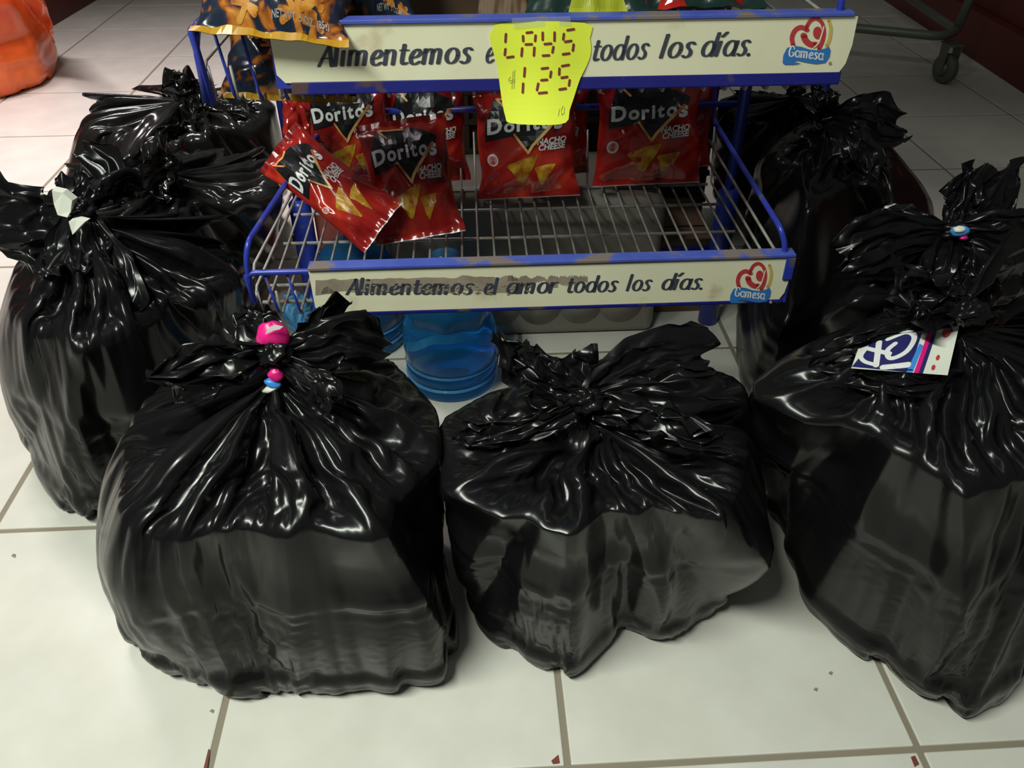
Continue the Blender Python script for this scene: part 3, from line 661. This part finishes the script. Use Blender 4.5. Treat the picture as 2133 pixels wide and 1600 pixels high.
# other goods on the upper shelf
def soft_pack(TL, TR, BL, T, seed, name, label, m, marks=()):
    a, b, c = [rack_d(p[:2], p[2]) for p in (TL, TR, BL)]
    U = b-a; W = np.linalg.norm(U); U /= W; D = c-a; H = np.linalg.norm(D); D /= H; D = D-U*(D@U); D /= np.linalg.norm(D); N = np.cross(U, D); N = N if N[1] > 0 else -N
    mid = (b+c)/2; root = empty(name, RO+RE*mid[0]+RN*mid[1]+np.array([0, 0, mid[2]])); tag(root, label, 'snack bag')
    Rm = np.array([RE, RN, [0, 0, 1.]]).T; f = pillow(W, H, T, seed); nu, nv = 30, 36; V = []; F = []
    for side in (1, -1):
        base = len(V)
        for j in range(nv+1):
            for i in range(nu+1):
                p = f(i/nu, j/nv, side, .0002); V.append(Rm@(U*p[0]+N*p[1]-D*p[2]))
        for j in range(nv):
            for i in range(nu):
                q = [base+j*(nu+1)+i, base+j*(nu+1)+i+1, base+(j+1)*(nu+1)+i+1, base+(j+1)*(nu+1)+i]; F.append(q if side == -1 else q[::-1])
    mesh('foil_body', V, F, m, root, True)
    for pr_, mm in marks:
        pr_.build('print', lambda x, y: Rm@(lambda p: U*p[0]+N*p[1]-D*p[2])(f(x, 1-y, 1, .001)), mm, root, cut=.06)
    return root
lm = Print(); lm.disc((.58, .0), .24, .22); lm2 = font_text('ORT', .16, .01); lm2.xf(lambda x, y: (.20+x*.7, .26+y)); lm3 = Print(); lm3.ribbon([(.10, .34), (.20, .12), (.30, .34)], .012, .012)
soft_pack((1085, -170, .22), (1330, -175, .22), (1085, 38, .05), .07, 21, 'snack_bag', 'dark green snack bag with a lime arc, above the yellow note on the upper shelf', M['darkpack'], [(lm, M['lime']), (lm2, M['foil']), (lm3, M['foil'])])
soft_pack((985, -110, .25), (1085, -110, .25), (1000, 34, .08), .05, 22, 'snack_bag', 'brown paper snack bag standing left of the dark green bag on the upper shelf', M['brown'])
rp = Print(); rp.poly([(.05, 0), (.3, 0), (.2, .5)]); rp2 = Print(); rp2.poly([(.6, .1), (.8, .05), (.9, .4), (.7, .5)])
soft_pack((1335, -140, .26), (1560, -150, .26), (1340, 28, .10), .06, 23, 'snack_bag', 'dark snack bag with red patches right of the dark green one on the upper shelf', M['darkpack'], [(rp, M['chipred']), (rp2, M['chipred'])])
soft_pack((745, -120, .30), (830, -120, .30), (752, 34, .20), .05, 24, 'snack_bag', 'dark teal snack bag beside the corn fries packs at the top edge', M['teal'])
# crate stack behind the rack
cr = empty('plastic_crate', RO, RTH); tag(cr, 'tall dark brown lattice crate standing on the floor behind the rack', 'crate')
M['crate'] = mat('dark_brown_plastic', (.035, .022, .013), .5)
MB().box((.415, .87, .29), (.73, .30, .58), .006).build('crate_body', M['crate'], cr)
for i in range(14): MB().box((.075+i*.0518, .714, .29), (.010, .012, .57)).build('rib', M['crate'], cr)
for i in range(9): MB().box((.415, .712, .03+i*.065), (.73, .012, .010)).build('rib', M['crate'], cr)
# carton divider standing at the back of the upper shelf
car = empty('carton_tray', RO, RTH); tag(car, 'brown partitioned carton behind the wires at the back of the upper shelf', 'carton')
mb = MB().box((.20, .30, .70), (.17, .004, .09)).box((.20, .40, .70), (.17, .004, .09)).box((.20, .35, .657), (.17, .10, .004)); mb.build('carton_wall', M['brown'], car)
for i in range(5): MB().box((.125+i*.037, .35, .70), (.003, .098, .075)).build('divider', M['brown'], car)

# ------------------------------------------------------------------ goods under the rack
def jug(x, y, R, H, label, sd):
    root = empty('water_jug', (x, y, 0)); tag(root, label, 'water jug', 'blue water jugs under the rack')
    prof = [(.0, .012), (.55, .004), (.86, .0), (.95, .012), (.97, .04), (.97, .08), (.92, .092), (.92, .112), (.97, .124), (.985, .19), (.93, .205), (.93, .222), (.985, .236), (1.0, .34), (1.0, .40), (.985, .45), (.93, .52), (.86, .57), (.84, .60), (.90, .64), (.91, .70), (.84, .76), (.66, .83), (.42, .88), (.24, .905), (.20, .92), (.20, .985), (.23, .99), (.23, 1.0), (.17, 1.0), (0, 1.0)]
    n = 48; V = []; F = []
    for (r, z) in prof:
        for k in range(n):
            a = 2*math.pi*k/n; oct_ = 1+.045*math.cos(8*a)*max(0, 1-abs(z-.62)/.22) ; V.append((r*R*oct_*math.cos(a), r*R*oct_*math.sin(a), z*H))
    for i in range(len(prof)-1):
        for k in range(n): F.append((i*n+k, i*n+(k+1) % n, (i+1)*n+(k+1) % n, (i+1)*n+k))
    mesh('bottle', V, F, M['jug'], root, True)
    for z in (.10, .215): 
        MB().tube([(R*.955*math.cos(2*math.pi*k/40), R*.955*math.sin(2*math.pi*k/40), z*H) for k in range(41)], .0035, 8).build('ring', M['jugring'], root, True)
    MB().tube([(0, 0, H), (0, 0, H+.012)], .026, 20).build('cap', M['jugring'], root, True)
P0 = at_z((925, 850), 0)[0]
jug(P0[0]+.01, P0[1]+.10, .090, .262, 'blue translucent water jug standing between the two front black bags', 1)
P1 = at_z((760, 800), 0)[0]
jug(P1[0]-.02, P1[1]+.16, .088, .262, 'blue translucent water jug half hidden behind the front left black bag', 2)
# crumpled blue film lying left of the jugs
bf = empty('blue_film', (-.36, 1.22, 0)); tag(bf, 'crumpled sky-blue plastic film behind the knot of the front left bag', 'plastic film')
kk = at_y((640, 700), 1.20)[0]
flap([kk, at_y((622, 650), 1.20)[0], at_y((636, 612), 1.20)[0]], [.012, .035, .02], 77, M['jugring'], bf, (-.36, 1.22, 0), 5, .5, 'film_sheet', side=(1, 0, 0))
# shrink-wrapped grey pack
gp = empty('wrapped_pack', RO, RTH); tag(gp, 'grey shrink-wrapped pack of rolls standing on the floor under the rack', 'pack')
gx0, gx1 = .06, rack_d((1360, 697), .40)[0]
MB().box(((gx0+gx1)/2, .53, .155), (gx1-gx0, .26, .31), .02).build('wrap', M['shrink'], gp, True)
for i in range(4):
    cx = gx1-.075-i*.085; MB().tube([(cx, .399, .075), (cx, .50, .075)], .045, 24).build('roll', M['shrink'], gp, True)
bb = empty('brown_carton', RO, RTH); tag(bb, 'dark brown carton on the floor right of the grey wrapped pack', 'carton')
MB().box((gx1+.07, .58, .09), (.11, .20, .18), .003).build('carton_body', M['brown'], bb); MB().box((gx1+.07, .58, .182), (.112, .09, .003), .001).build('flap', M['brown'], bb)
rb = empty('red_crate', RO, RTH); tag(rb, 'terracotta red box with a square hand hole under the left of the rack', 'box')
MB().box((-.015, .56, .17), (.12, .22, .30), .004).build('box_body', M['redbox'], rb)
hh = rack_d((617, 498), .447); MB().box((hh[0], .4485, hh[2]), (.014, .004, .013)).build('hand_hole', M['black'], rb)
rc = empty('red_bucket', RO, RTH); tag(rc, 'rust red bucket beside the red box under the chip bags', 'bucket')
cxb = rack_d((705, 520), .50)[0]+.09
MB().tube([(cxb, .56, .0), (cxb, .56, .24)], [.055, .075], 28).tube([(cxb, .56, .225), (cxb, .56, .245)], [.08, .08], 28).build('bucket_body', M['redbox'], rc, True)

# ------------------------------------------------------------------ black bags
G1 = 'black rubbish bags around the rack'
POLY = dict(
 A=[(430, 745), (330, 795), (270, 860), (232, 930), (205, 985), (190, 1060), (186, 1160), (205, 1240), (235, 1300), (268, 1362), (330, 1398), (400, 1424), (470, 1452), (545, 1458), (640, 1450), (760, 1446), (868, 1443), (932, 1408), (980, 1340), (958, 1250), (942, 1150), (932, 1000), (918, 850), (850, 775), (775, 712), (690, 690), (580, 725), (500, 728)],
 B=[(1000, 818), (915, 872), (912, 1000), (932, 1150), (962, 1260), (1008, 1335), (1050, 1352), (1110, 1386), (1172, 1412), (1218, 1408), (1255, 1370), (1300, 1325), (1395, 1337), (1450, 1300), (1540, 1240), (1622, 1170), (1612, 1090), (1600, 1000), (1572, 900), (1552, 790), (1450, 745), (1300, 735), (1180, 770), (1100, 790)],
 C=[(1640, 725), (1556, 790), (1545, 900), (1575, 1010), (1632, 1160), (1658, 1255), (1720, 1320), (1830, 1400), (1940, 1468), (2010, 1498), (2062, 1490), (2122, 1440), (2190, 1390), (2290, 1300), (2350, 1120), (2360, 920), (2300, 760), (2180, 650), (2010, 618), (1880, 625), (1750, 675)],
 F=[(40, 520), (0, 620), (-25, 720), (5, 860), (50, 970), (92, 1038), (130, 1072), (190, 1078), (300, 1060), (430, 1010), (515, 880), (530, 740), (508, 580), (440, 455), (330, 405), (220, 400), (110, 440)],
 G=[(82, 440), (105, 375), (150, 345), (250, 320), (355, 322), (470, 305), (565, 300), (592, 400), (575, 560), (520, 700), (300, 760), (150, 650), (85, 560)],
 H=[(195, 195), (150, 285), (118, 400), (110, 500), (300, 600), (570, 560), (610, 350), (570, 205), (450, 168), (385, 172), (290, 180)],
 E=[(1572, 335), (1545, 450), (1522, 600), (1518, 740), (1545, 840), (1650, 870), (1760, 820), (1880, 740), (1965, 560), (1950, 410), (1890, 335), (1830, 275), (1740, 232), (1660, 262), (1605, 295)],
 D=[(1745, 570), (1700, 660), (1690, 760), (1760, 900), (2000, 980), (2260, 950), (2340, 800), (2310, 640), (2210, 520), (2080, 465), (1980, 455), (1850, 500)],
 I=[(1500, 200), (1480, 260), (1480, 420), (1650, 450), (1800, 400), (1790, 260), (1735, 195), (1650, 165)],
 J=[(2200, 950), (2180, 1200), (2100, 1370), (2108, 1445), (2150, 1450), (2320, 1430), (2430, 1250), (2400, 950), (2290, 790)])
def bag_group():
    L = 'black rubbish bag '
    rA, KA = make_bag(L+'at front left with a pink wrapper in its knot', G1, (572, 742), .79, .815, .195, .185, .335, POLY['A'], 11, [
        dict(p=[(500, 752, .765), (400, 775, .74), (318, 805, .73)], w=[.012, .028, .03, .022], n=7, d=.55, s=(.1, .5, .8), c=.0030),
        dict(p=[(640, 700, .84), (690, 662, .87), (722, 640, .89)], w=[.012, .03, .038, .02], n=5, d=.45, s=(.5, .2, .8)),
        dict(p=[(650, 735, .80), (730, 712, .82), (800, 735, .84)], w=[.01, .03, .042, .03], n=4, d=.3, s=(.2, .5, .7)),
        dict(p=[(545, 700, .83), (518, 665, .85), (510, 640, .86)], w=[.010, .026, .035, .02], n=3, d=.3, s=(.9, 0, .1)),
        dict(p=[(640, 790, .76), (690, 830, .735), (672, 850, .73)], w=[.008, .018, .02, .012], n=3, d=.3, s=(.6, .5, .5))], q=(150, 360), iters=80)
    rB, KB = make_bag(L+'at front centre with a fanned top below the cream sign', G1, (1222, 838), .79, .835, .185, .18, .325, POLY['B'], 22, [
        dict(p=[(1150, 800, .80), (1100, 770, .81), (1065, 738, .82)], w=[.010, .02, .022, .016], n=5, d=.6, s=(.6, .2, .8), c=.0028),
        dict(p=[(1140, 775, .86), (1075, 740, .89), (1040, 700, .90)], w=[.010, .022, .025, .014], n=3, d=.2, s=(.6, .2, .8)),
        dict(p=[(1200, 800, .82), (1180, 770, .84), (1165, 745, .85)], w=[.012, .035, .045, .045], n=5, d=.3, s=(1, 0, .05)),
        dict(p=[(1290, 785, .82), (1380, 750, .84), (1490, 745, .85)], w=[.012, .035, .045, .040], n=5, d=.22, s=(-.1, .5, .8)),
        dict(p=[(1310, 820, .78), (1420, 815, .77), (1520, 805, .78)], w=[.010, .025, .035, .030], n=4, d=.25, s=(0, .5, .8)),
        dict(p=[(1300, 860, .765), (1400, 890, .735), (1490, 915, .715)], w=[.010, .022, .030, .014], n=7, d=.6, s=(-.1, .4, .8), c=.0035),
        dict(p=[(1130, 880, .77), (1020, 905, .76), (950, 900, .765)], w=[.008, .016, .02, .012], n=4, d=.4, s=(.1, .4, .8))], q=(150, 360), iters=80, pleats=19)
    rC, KC = make_bag(L+'at front right, torn open over a printed package', G1, (2010, 655), .79, .81, .21, .18, .40, POLY['C'], 33, [
        dict(p=[(1960, 630, .79), (1910, 615, .79), (1870, 640, .78)], w=[.014, .028, .034, .022], n=7, d=.6, s=(.1, .4, .9), c=.004),
        
        dict(p=[(2060, 600, .83), (2120, 560, .87), (2190, 545, .90)], w=[.014, .05, .075, .06], n=5, d=.25, s=(0, .2, .9)),
        dict(p=[(2020, 600, .83), (2030, 560, .85), (2010, 520, .87)], w=[.012, .03, .03, .02], n=4, d=.4, s=(1, 0, .1))], q=(150, 360), iters=80, pleats=23)
    rF, KF = make_bag(L+'with long pleats at the left edge, white patches by its knot', G1, (170, 440), 1.08, 1.09, .19, .175, .36, POLY['F'], 44, [
        dict(p=[(175, 400, 1.12), (190, 360, 1.14), (150, 330, 1.15)], w=[.014, .045, .05, .03], n=4, d=.35, s=(1, 0, .1)),
        dict(p=[(220, 405, 1.12), (260, 380, 1.14), (290, 390, 1.15)], w=[.012, .035, .04, .03], n=4, d=.35, s=(.6, 0, .6)),
        dict(p=[(100, 470, 1.09), (40, 470, 1.08), (-20, 480, 1.08)], w=[.012, .05, .07, .06], n=4, d=.25, s=(0, .3, 1)),
        dict(p=[(160, 500, 1.06), (165, 545, 1.035), (172, 560, 1.02)], w=[.012, .05, .055, .04], n=4, d=.22, s=(1, .1, 0), r=.15),
        dict(p=[(210, 540, 1.045), (245, 620, 1.01), (240, 665, .99)], w=[.012, .04, .042, .02], n=3, d=.2, s=(1, .1, 0), r=.15)], q=(120, 300), iters=70, pleats=15)
    rG, KG = make_bag(L+'at left behind the pleated one, with a shiny star-shaped knot', G1, (352, 345), 1.40, 1.42, .21, .145, .36, POLY['G'], 55, [
        dict(p=[(330, 320, 1.38), (345, 280, 1.39), (380, 262, 1.40)], w=[.012, .03, .03, .02], n=4, d=.5, s=(.8, 0, .5)),
        dict(p=[(300, 370, 1.33), (260, 380, 1.31), (235, 395, 1.30)], w=[.012, .03, .035, .02], n=5, d=.5, s=(.2, .4, .8)),
        dict(p=[(340, 375, 1.37), (325, 395, 1.35), (340, 410, 1.34)], w=[.012, .025, .03, .02], n=3, d=.3, s=(1, 0, .1))], q=(96, 240), iters=60, m='bagback')
    rH, KH = make_bag(L+'at the far left rear, its knot beside the upper basket', G1, (392, 190), 1.80, 1.80, .24, .17, .36, POLY['H'], 66, [
        dict(p=[(395, 172, 1.79), (385, 160, 1.79), (350, 165, 1.78)], w=[.012, .02, .022, .012], n=5, d=.5, s=(1, 0, .2), c=.004),
        dict(p=[(390, 220, 1.76), (395, 245, 1.74), (400, 262, 1.73)], w=[.012, .03, .04, .02], n=5, d=.6, s=(1, 0, 0), c=.004),
        dict(p=[(450, 210, 1.76), (490, 220, 1.75), (520, 240, 1.74)], w=[.012, .02, .03, .02], n=4, d=.4, s=(0, .4, .9))], q=(90, 220), iters=55, m='bagback')
    rE, KE = make_bag(L+'behind the rack at right, a flap hanging off its knot', G1, (1725, 252), 1.48, 1.51, .19, .17, .40, POLY['E'], 77, [
        dict(p=[(1718, 215, 1.44), (1708, 190, 1.45), (1700, 178, 1.46)], w=[.012, .02, .022, .012], n=4, d=.5, s=(1, 0, 0)),
        dict(p=[(1780, 245, 1.43), (1830, 262, 1.43), (1888, 282, 1.43)], w=[.012, .04, .05, .022], n=4, d=.35, s=(-.2, .3, .9)),
        dict(p=[(1770, 290, 1.40), (1800, 330, 1.38), (1805, 370, 1.36)], w=[.012, .03, .038, .025], n=4, d=.4, s=(1, .1, 0))], q=(110, 280), iters=65, pleats=21)
    rD, KD = make_bag(L+'at the right edge with tall loops above its knot', G1, (1985, 488), 1.10, 1.13, .18, .13, .36, POLY['D'], 88, [
        dict(p=[(1990, 450, 1.12), (2005, 400, 1.14), (2022, 352, 1.15)], w=[.010, .022, .028, .018], n=4, d=.6, s=(1, 0, .3)),
        dict(p=[(2030, 450, 1.13), (2080, 400, 1.16), (2112, 352, 1.18)], w=[.012, .045, .05, .022], n=3, d=.25, s=(.8, 0, -.5)),
        dict(p=[(1900, 495, 1.08), (1810, 520, 1.06), (1742, 560, 1.05)], w=[.012, .035, .05, .03], n=7, d=.35, s=(0, .3, .9)),
        dict(p=[(1900, 470, 1.12), (1840, 470, 1.14), (1780, 472, 1.15)], w=[.010, .025, .03, .02], n=4, d=.35, s=(0, .3, .9)),
        dict(p=[(2060, 490, 1.08), (2130, 510, 1.07), (2200, 540, 1.07)], w=[.012, .035, .05, .04], n=5, d=.4, s=(0, .3, .9)),
        dict(p=[(1975, 540, 1.05), (1965, 590, 1.02), (1960, 615, 1.01)], w=[.012, .03, .05, .04], n=6, d=.5, s=(1, 0, 0))], q=(110, 280), iters=65, pleats=21)
    make_bag(L+'in the shadow right of the rear post, behind the flapped one', G1, (1655, 190), 1.84, 1.86, .16, .15, .32, POLY['I'], 99, [
        dict(p=[(1660, 175, 1.85), (1670, 165, 1.86)], w=[.012, .02, .015], n=3, s=(1, 0, 0))], q=(70, 180), iters=45)
    make_bag(L+'at the bottom right edge, only its foot showing behind the torn one', G1, (2290, 805), .95, .98, .12, .12, .20, POLY['J'], 111, [
        dict(p=[(2295, 775, .96), (2310, 750, .97)], w=[.012, .02, .015], n=3, s=(1, 0, 0))], q=(70, 180), iters=45)
    bpy.context.view_layer.update(); return rA, rC, rD, rF, KC
rA, rC, rD, rF, KC = bag_group()

# packages that show in the mouths of the bags
from mathutils.bvhtree import BVHTree
def bvh(root):
    V = []; F = []
    for ch in root.children:
        if ch.name.startswith('bag_body'):
            n = len(V); V += [v.co+root.location for v in ch.data.vertices]; F += [[i+n for i in p.vertices] for p in ch.data.polygons]
    return BVHTree.FromPolygons(V, F)
def hit(tree, px, off=.004):
    D = Vector(tuple(rays(px)[0])).normalized(); h = tree.ray_cast(Vector(tuple(_C)), D)
    return np.array((h[0] if h[0] is not None else Vector(tuple(_C))+D*1.1)-D*off)
def blob(name, c, r, m, parent, origin, seed=1, n1=14, n2=22, rot=0, tilt=0):
    P = np.zeros((n1, n2, 3)); R_ = np.array((Matrix.Rotation(tilt, 3, 'X') @ Matrix.Rotation(rot, 3, 'Y')))
    for i in range(n1):
        a = math.pi*(i+.001)/(n1-1+.002)
        for j in range(n2):
            b = 2*math.pi*j/n2; s = 1+.05*math.sin(3*b+seed+4*a)
            P[i, j] = np.array(c)+R_@np.array([r[0]*s*math.sin(a)*math.cos(b), r[1]*s*math.sin(a)*math.sin(b), r[2]*s*math.cos(a)])
    return grid_mesh(name, P, m, parent, origin)
def surf_print(name, pr_, c, r, m, parent, origin):
    pass
tA, tC, tD, tF = [bvh(r) for r in (rA, rC, rD, rF)]
c = at_y((568, 702), .80)[0]; o = empty('candy_wrapper', c); tag(o, 'bright pink wrapper with a white mark above the front left knot', 'wrapper')
blob('wrapper_body', c, (.019, .014, .020), M['pink'], o, c, 2, rot=.15)
pw = Print(); pw.poly([(552, -697), (560, -682), (573, -676), (590, -680), (583, -686), (568, -689)]); pw.build('print', lambda x, y: at_y((x, -y), .785)[0]-c, M['white'], o)
c = hit(tA, (570, 796), .005); o = empty('candy_wrapper', c); tag(o, 'small pink, blue and white wrapper just below the front left knot', 'wrapper')
blob('wrapper_body', c+np.array([.004, 0, .010]), (.009, .006, .009), M['pink'], o, c, 3, rot=.4); blob('wrapper_end', c+np.array([-.001, -.001, -.001]), (.010, .006, .006), M['sky'], o, c, 4, rot=.4); blob('wrapper_tip', c+np.array([-.004, -.002, -.008]), (.012, .005, .004), M['skin_white'], o, c, 5, rot=-.4)
c = at_y((2000, 482), 1.065)[0]; o = empty('candy_wrapper', c); tag(o, 'small blue, white and pink wrapper beside the knot at the right edge', 'wrapper')
blob('wrapper_body', c, (.014, .008, .008), M['sky'], o, c, 6); blob('wrapper_end', c+np.array([-.004, -.004, .005]), (.009, .006, .005), M['skin_white'], o, c, 7); blob('wrapper_tip', c+np.array([.006, -.003, -.008]), (.006, .005, .004), M['pink'], o, c, 8)
for i, (px, py, Y, poly, ln) in enumerate(((128, 425, 1.055, [(108, 397), (130, 402), (150, 418), (147, 440), (140, 453), (120, 448), (112, 425)], 'larger white package corner left of the knot of the pleated bag'), (158, 466, 1.04, [(143, 462), (160, 458), (177, 462), (165, 474), (151, 489)], 'smaller white package corner just under the knot of the pleated bag'))):
    c = at_y((px, py), Y)[0]; o = empty('white_package', c); tag(o, ln, 'package', None)
    V = [at_y(q, Y+.004*math.sin(k))[0]-c for k, q in enumerate(poly)]; V += [np.array(v)*1.1+np.array([0, .014, -.002]) for v in V]; n = len(poly)
    mesh('package_face', V, [tuple(range(n))]+[(k, (k+1) % n, (k+1) % n+n, k+n) for k in range(n)]+[tuple(range(n, 2*n))[::-1]], M['skin_white'], o)
# printed package in the torn bag, lying just inside the tear and following the film
def printed():
    nx, ny = 26, 12; G = np.zeros((ny+1, nx+1, 3))
    TLp, TRp, BRp, BLp = [np.array(q, float) for q in ((1798, 704), (1998, 662), (1970, 780), (1776, 766))]
    for j in range(ny+1):
        for i in range(nx+1):
            u, v = i/nx, j/ny; G[j, i] = hit(tC, (TLp*(1-u)+TRp*u)*(1-v)+(BLp*(1-u)+BRp*u)*v, .0)
    ref = G.copy()
    for _ in range(30):
        G[1:-1] = (G[:-2]+G[2:]+2*G[1:-1])/4; G[:, 1:-1] = (G[:, :-2]+G[:, 2:]+2*G[:, 1:-1])/4
    D0 = rays((1860, 730))[0]; D0 = D0/np.linalg.norm(D0); lift = max(0, float(np.max((G-ref)@D0)))+.0015; G = G-D0*lift
    org = G[ny//2, nx//2]; o = empty('printed_package', org); tag(o, 'white and purple printed package seen through the tear of the front right bag', 'package')
    def f(x, y, off=0):
        a = min(max(x, 0), .9999)*nx; b = min(max(1-y, 0), .9999)*ny; i, j = int(a), int(b); a -= i; b -= j
        return G[j, i]*(1-a)*(1-b)+G[j, i+1]*a*(1-b)+G[j+1, i]*(1-a)*b+G[j+1, i+1]*a*b-D0*off-org
    V = [f(i/nx, 1-j/ny) for j in range(ny+1) for i in range(nx+1)]; V += [v+D0*.02 for v in V]; F = []
    for b in (0, (nx+1)*(ny+1)):
        for j in range(ny):
            for i in range(nx):
                q = [b+j*(nx+1)+i, b+j*(nx+1)+i+1, b+(j+1)*(nx+1)+i+1, b+(j+1)*(nx+1)+i]; F.append(q if b else q[::-1])
    mesh('package_body', V, F, M['skin_white'], o, True)
    def P_(pr_, m, off): pr_.xf(lambda x, y: ((x-.30)/.70, y)); pr_.build('print', lambda x, y: f(x, y, off), m, o, cut=.06)
    a = Print(); a.poly([(.30, .05), (.72, .0), (.74, .98), (.40, .98)]); P_(a, M['navy'], .0008)
    a = Print(); a.poly([(.70, 0), (.745, 0), (.77, .55), (.74, .6)]); P_(a, M['sky'], .0012)
    a = Print(); a.poly([(.755, -.0), (.79, -.0), (.82, .95), (.785, .95)]); P_(a, M['pink'], .0012)
    a = Print(); a.poly([(.79, 0), (.82, 0), (.85, 1), (.82, 1)]); P_(a, M['navy'], .0010)
    def bs(pts, w1, w2, off=.0016):
        a = Print(); a.ribbon(catmull(pts, 6), w1, w2); P_(a, M['white'], off)
    bs([(.50, .80), (.62, .90), (.69, .75), (.66, .45), (.56, .30), (.52, .50), (.56, .66)], .020, .045)
    bs([(.52, .08), (.70, .16)], .02, .06); bs([(.44, .75), (.47, .12)], .022, .05); bs([(.36, .62), (.44, .52), (.54, .42)], .02, .05)
    bs([(.36, .62), (.34, .38), (.38, .22), (.46, .14)], .016, .045)
    for q in ((.92, .78, .035, .12), (.90, .3, .014, .05), (.885, .12, .014, .05)):
        a = Print(); a.disc(q[:2], q[2], q[3]); P_(a, M['logored'], .001)
printed()
q4 = [hit(tC, q, .003) for q in ((1728, 742), (1770, 728), (1776, 742), (1762, 752), (1738, 754))]; o = empty('printed_package', q4[0]); tag(o, 'small white printed corner at the left end of the torn opening', 'package')
mesh('package_face', [v-q4[0] for v in q4]+[v-q4[0]+np.array([0, .012, -.008]) for v in q4], [(4, 3, 2, 1, 0), (5, 6, 7, 8, 9)]+[(k, (k+1) % 5, (k+1) % 5+5, k+5) for k in range(5)], M['skin_white'], o)
MB().tube([hit(tC, q, .005)-q4[0] for q in ((1736, 748), (1748, 738), (1766, 735))], .0012, 6).build('print', M['navy'], o)
lipo = rC.location
flap([KC, hit(tC, (1930, 676), .035), hit(tC, (1850, 698), .036), hit(tC, (1775, 724), .03), hit(tC, (1705, 756), .01)], [.010, .012, .014, .013, .010], 501, M['bag'], rC, lipo, 4, .35, 'torn_edge', side=(.1, .5, .9))
flap([hit(tC, (1985, 790), .008), hit(tC, (1900, 796), .022), hit(tC, (1820, 788), .024), hit(tC, (1735, 780), .010)], [.006, .014, .016, .010], 502, M['bag'], rC, lipo, 5, .45, 'torn_edge', side=(.1, .5, .9))

# ------------------------------------------------------------------ orange bag at the left edge and caster cart at the right rear
KO = at_y((-60, -150), 3.15)[0]; kc = 3.2; xo = at_y((0, 100), kc)[0][0]
ob = empty('orange_bag', (xo, kc, 0)); tag(ob, 'shiny orange plastic carrier bag on the pale floor at the top left edge', 'bag')
P = film(5, np.array([xo-.07, kc]), KO, .24, .2, .33, 80, 200, 45, .12, pleats=13)
P = fit_outline(P, KO, [(-200, -150), (-220, 60), (-170, 170), (-60, 215), (20, 200), (70, 182), (118, 158), (128, 130), (122, 60), (95, -10), (60, -90), (0, -170)])
grid_mesh('bag_body', P, M['orange'], ob, (xo, kc, 0)); knot(KO, .02, 3, M['orange'], ob, (xo, kc, 0))
flap([KO, KO+np.array([.03, 0, .05]), KO+np.array([.08, 0, .09])], [.015, .04, .03], 8, M['orange'], ob, (xo, kc, 0))

wl = at_z((1960, 172), 0)[0]; ca = empty('caster_cart', wl); tag(ca, 'grey metal cart frame on a caster wheel standing by the dark red shelving', 'cart')
R_ = .052
wv = MB()
n = 28
for (r0, r1, y0, y1) in ((R_, R_, -.014, .014),):
    prof = [(R_*.5, -.016), (R_*.9, -.016), (R_, -.010), (R_, .010), (R_*.9, .016), (R_*.5, .016)]
    V = [(.0+yy, r*math.cos(2*math.pi*k/n), R_+r*math.sin(2*math.pi*k/n)) for r, yy in prof for k in range(n)]
    F = [(i*n+k, i*n+(k+1) % n, (i+1)*n+(k+1) % n, (i+1)*n+k) for i in range(len(prof)-1) for k in range(n)]
    wv.add(V, F)
wh = wv.build('wheel', M['greycaster'], ca, True); wh.rotation_euler = (0, 0, .35)
MB().tube([(-.02, 0, R_), (.02, 0, R_)], R_*.5, 16).build('hub', M['castermetal'], ca, True)
for s_ in (-1, 1): MB().add([(s_*.022, -.022, R_*.7), (s_*.022, .022, R_*.7), (s_*.022, .032, .135), (s_*.022, -.032, .135), (s_*.025, -.022, R_*.7), (s_*.025, .022, R_*.7), (s_*.025, .032, .135), (s_*.025, -.032, .135)], [(0, 1, 2, 3), (7, 6, 5, 4), (0, 4, 5, 1), (1, 5, 6, 2), (2, 6, 7, 3), (3, 7, 4, 0)]).build('fork', M['castermetal'], ca)
MB().box((0, 0, .139), (.06, .07, .006), .002).build('top_plate', M['castermetal'], ca)
MB().tube(rounded([(.02, .75, .19), (.03, .05, .17), (-.05, -.0, .165), (-.75, .28, .17)], .06, 6), .016, 12).build('frame_tube', M['castermetal'], ca, True)
MB().tube([(.03, .06, .17), (.10, .06, .75)], .016, 12).build('frame_post', M['castermetal'], ca, True)
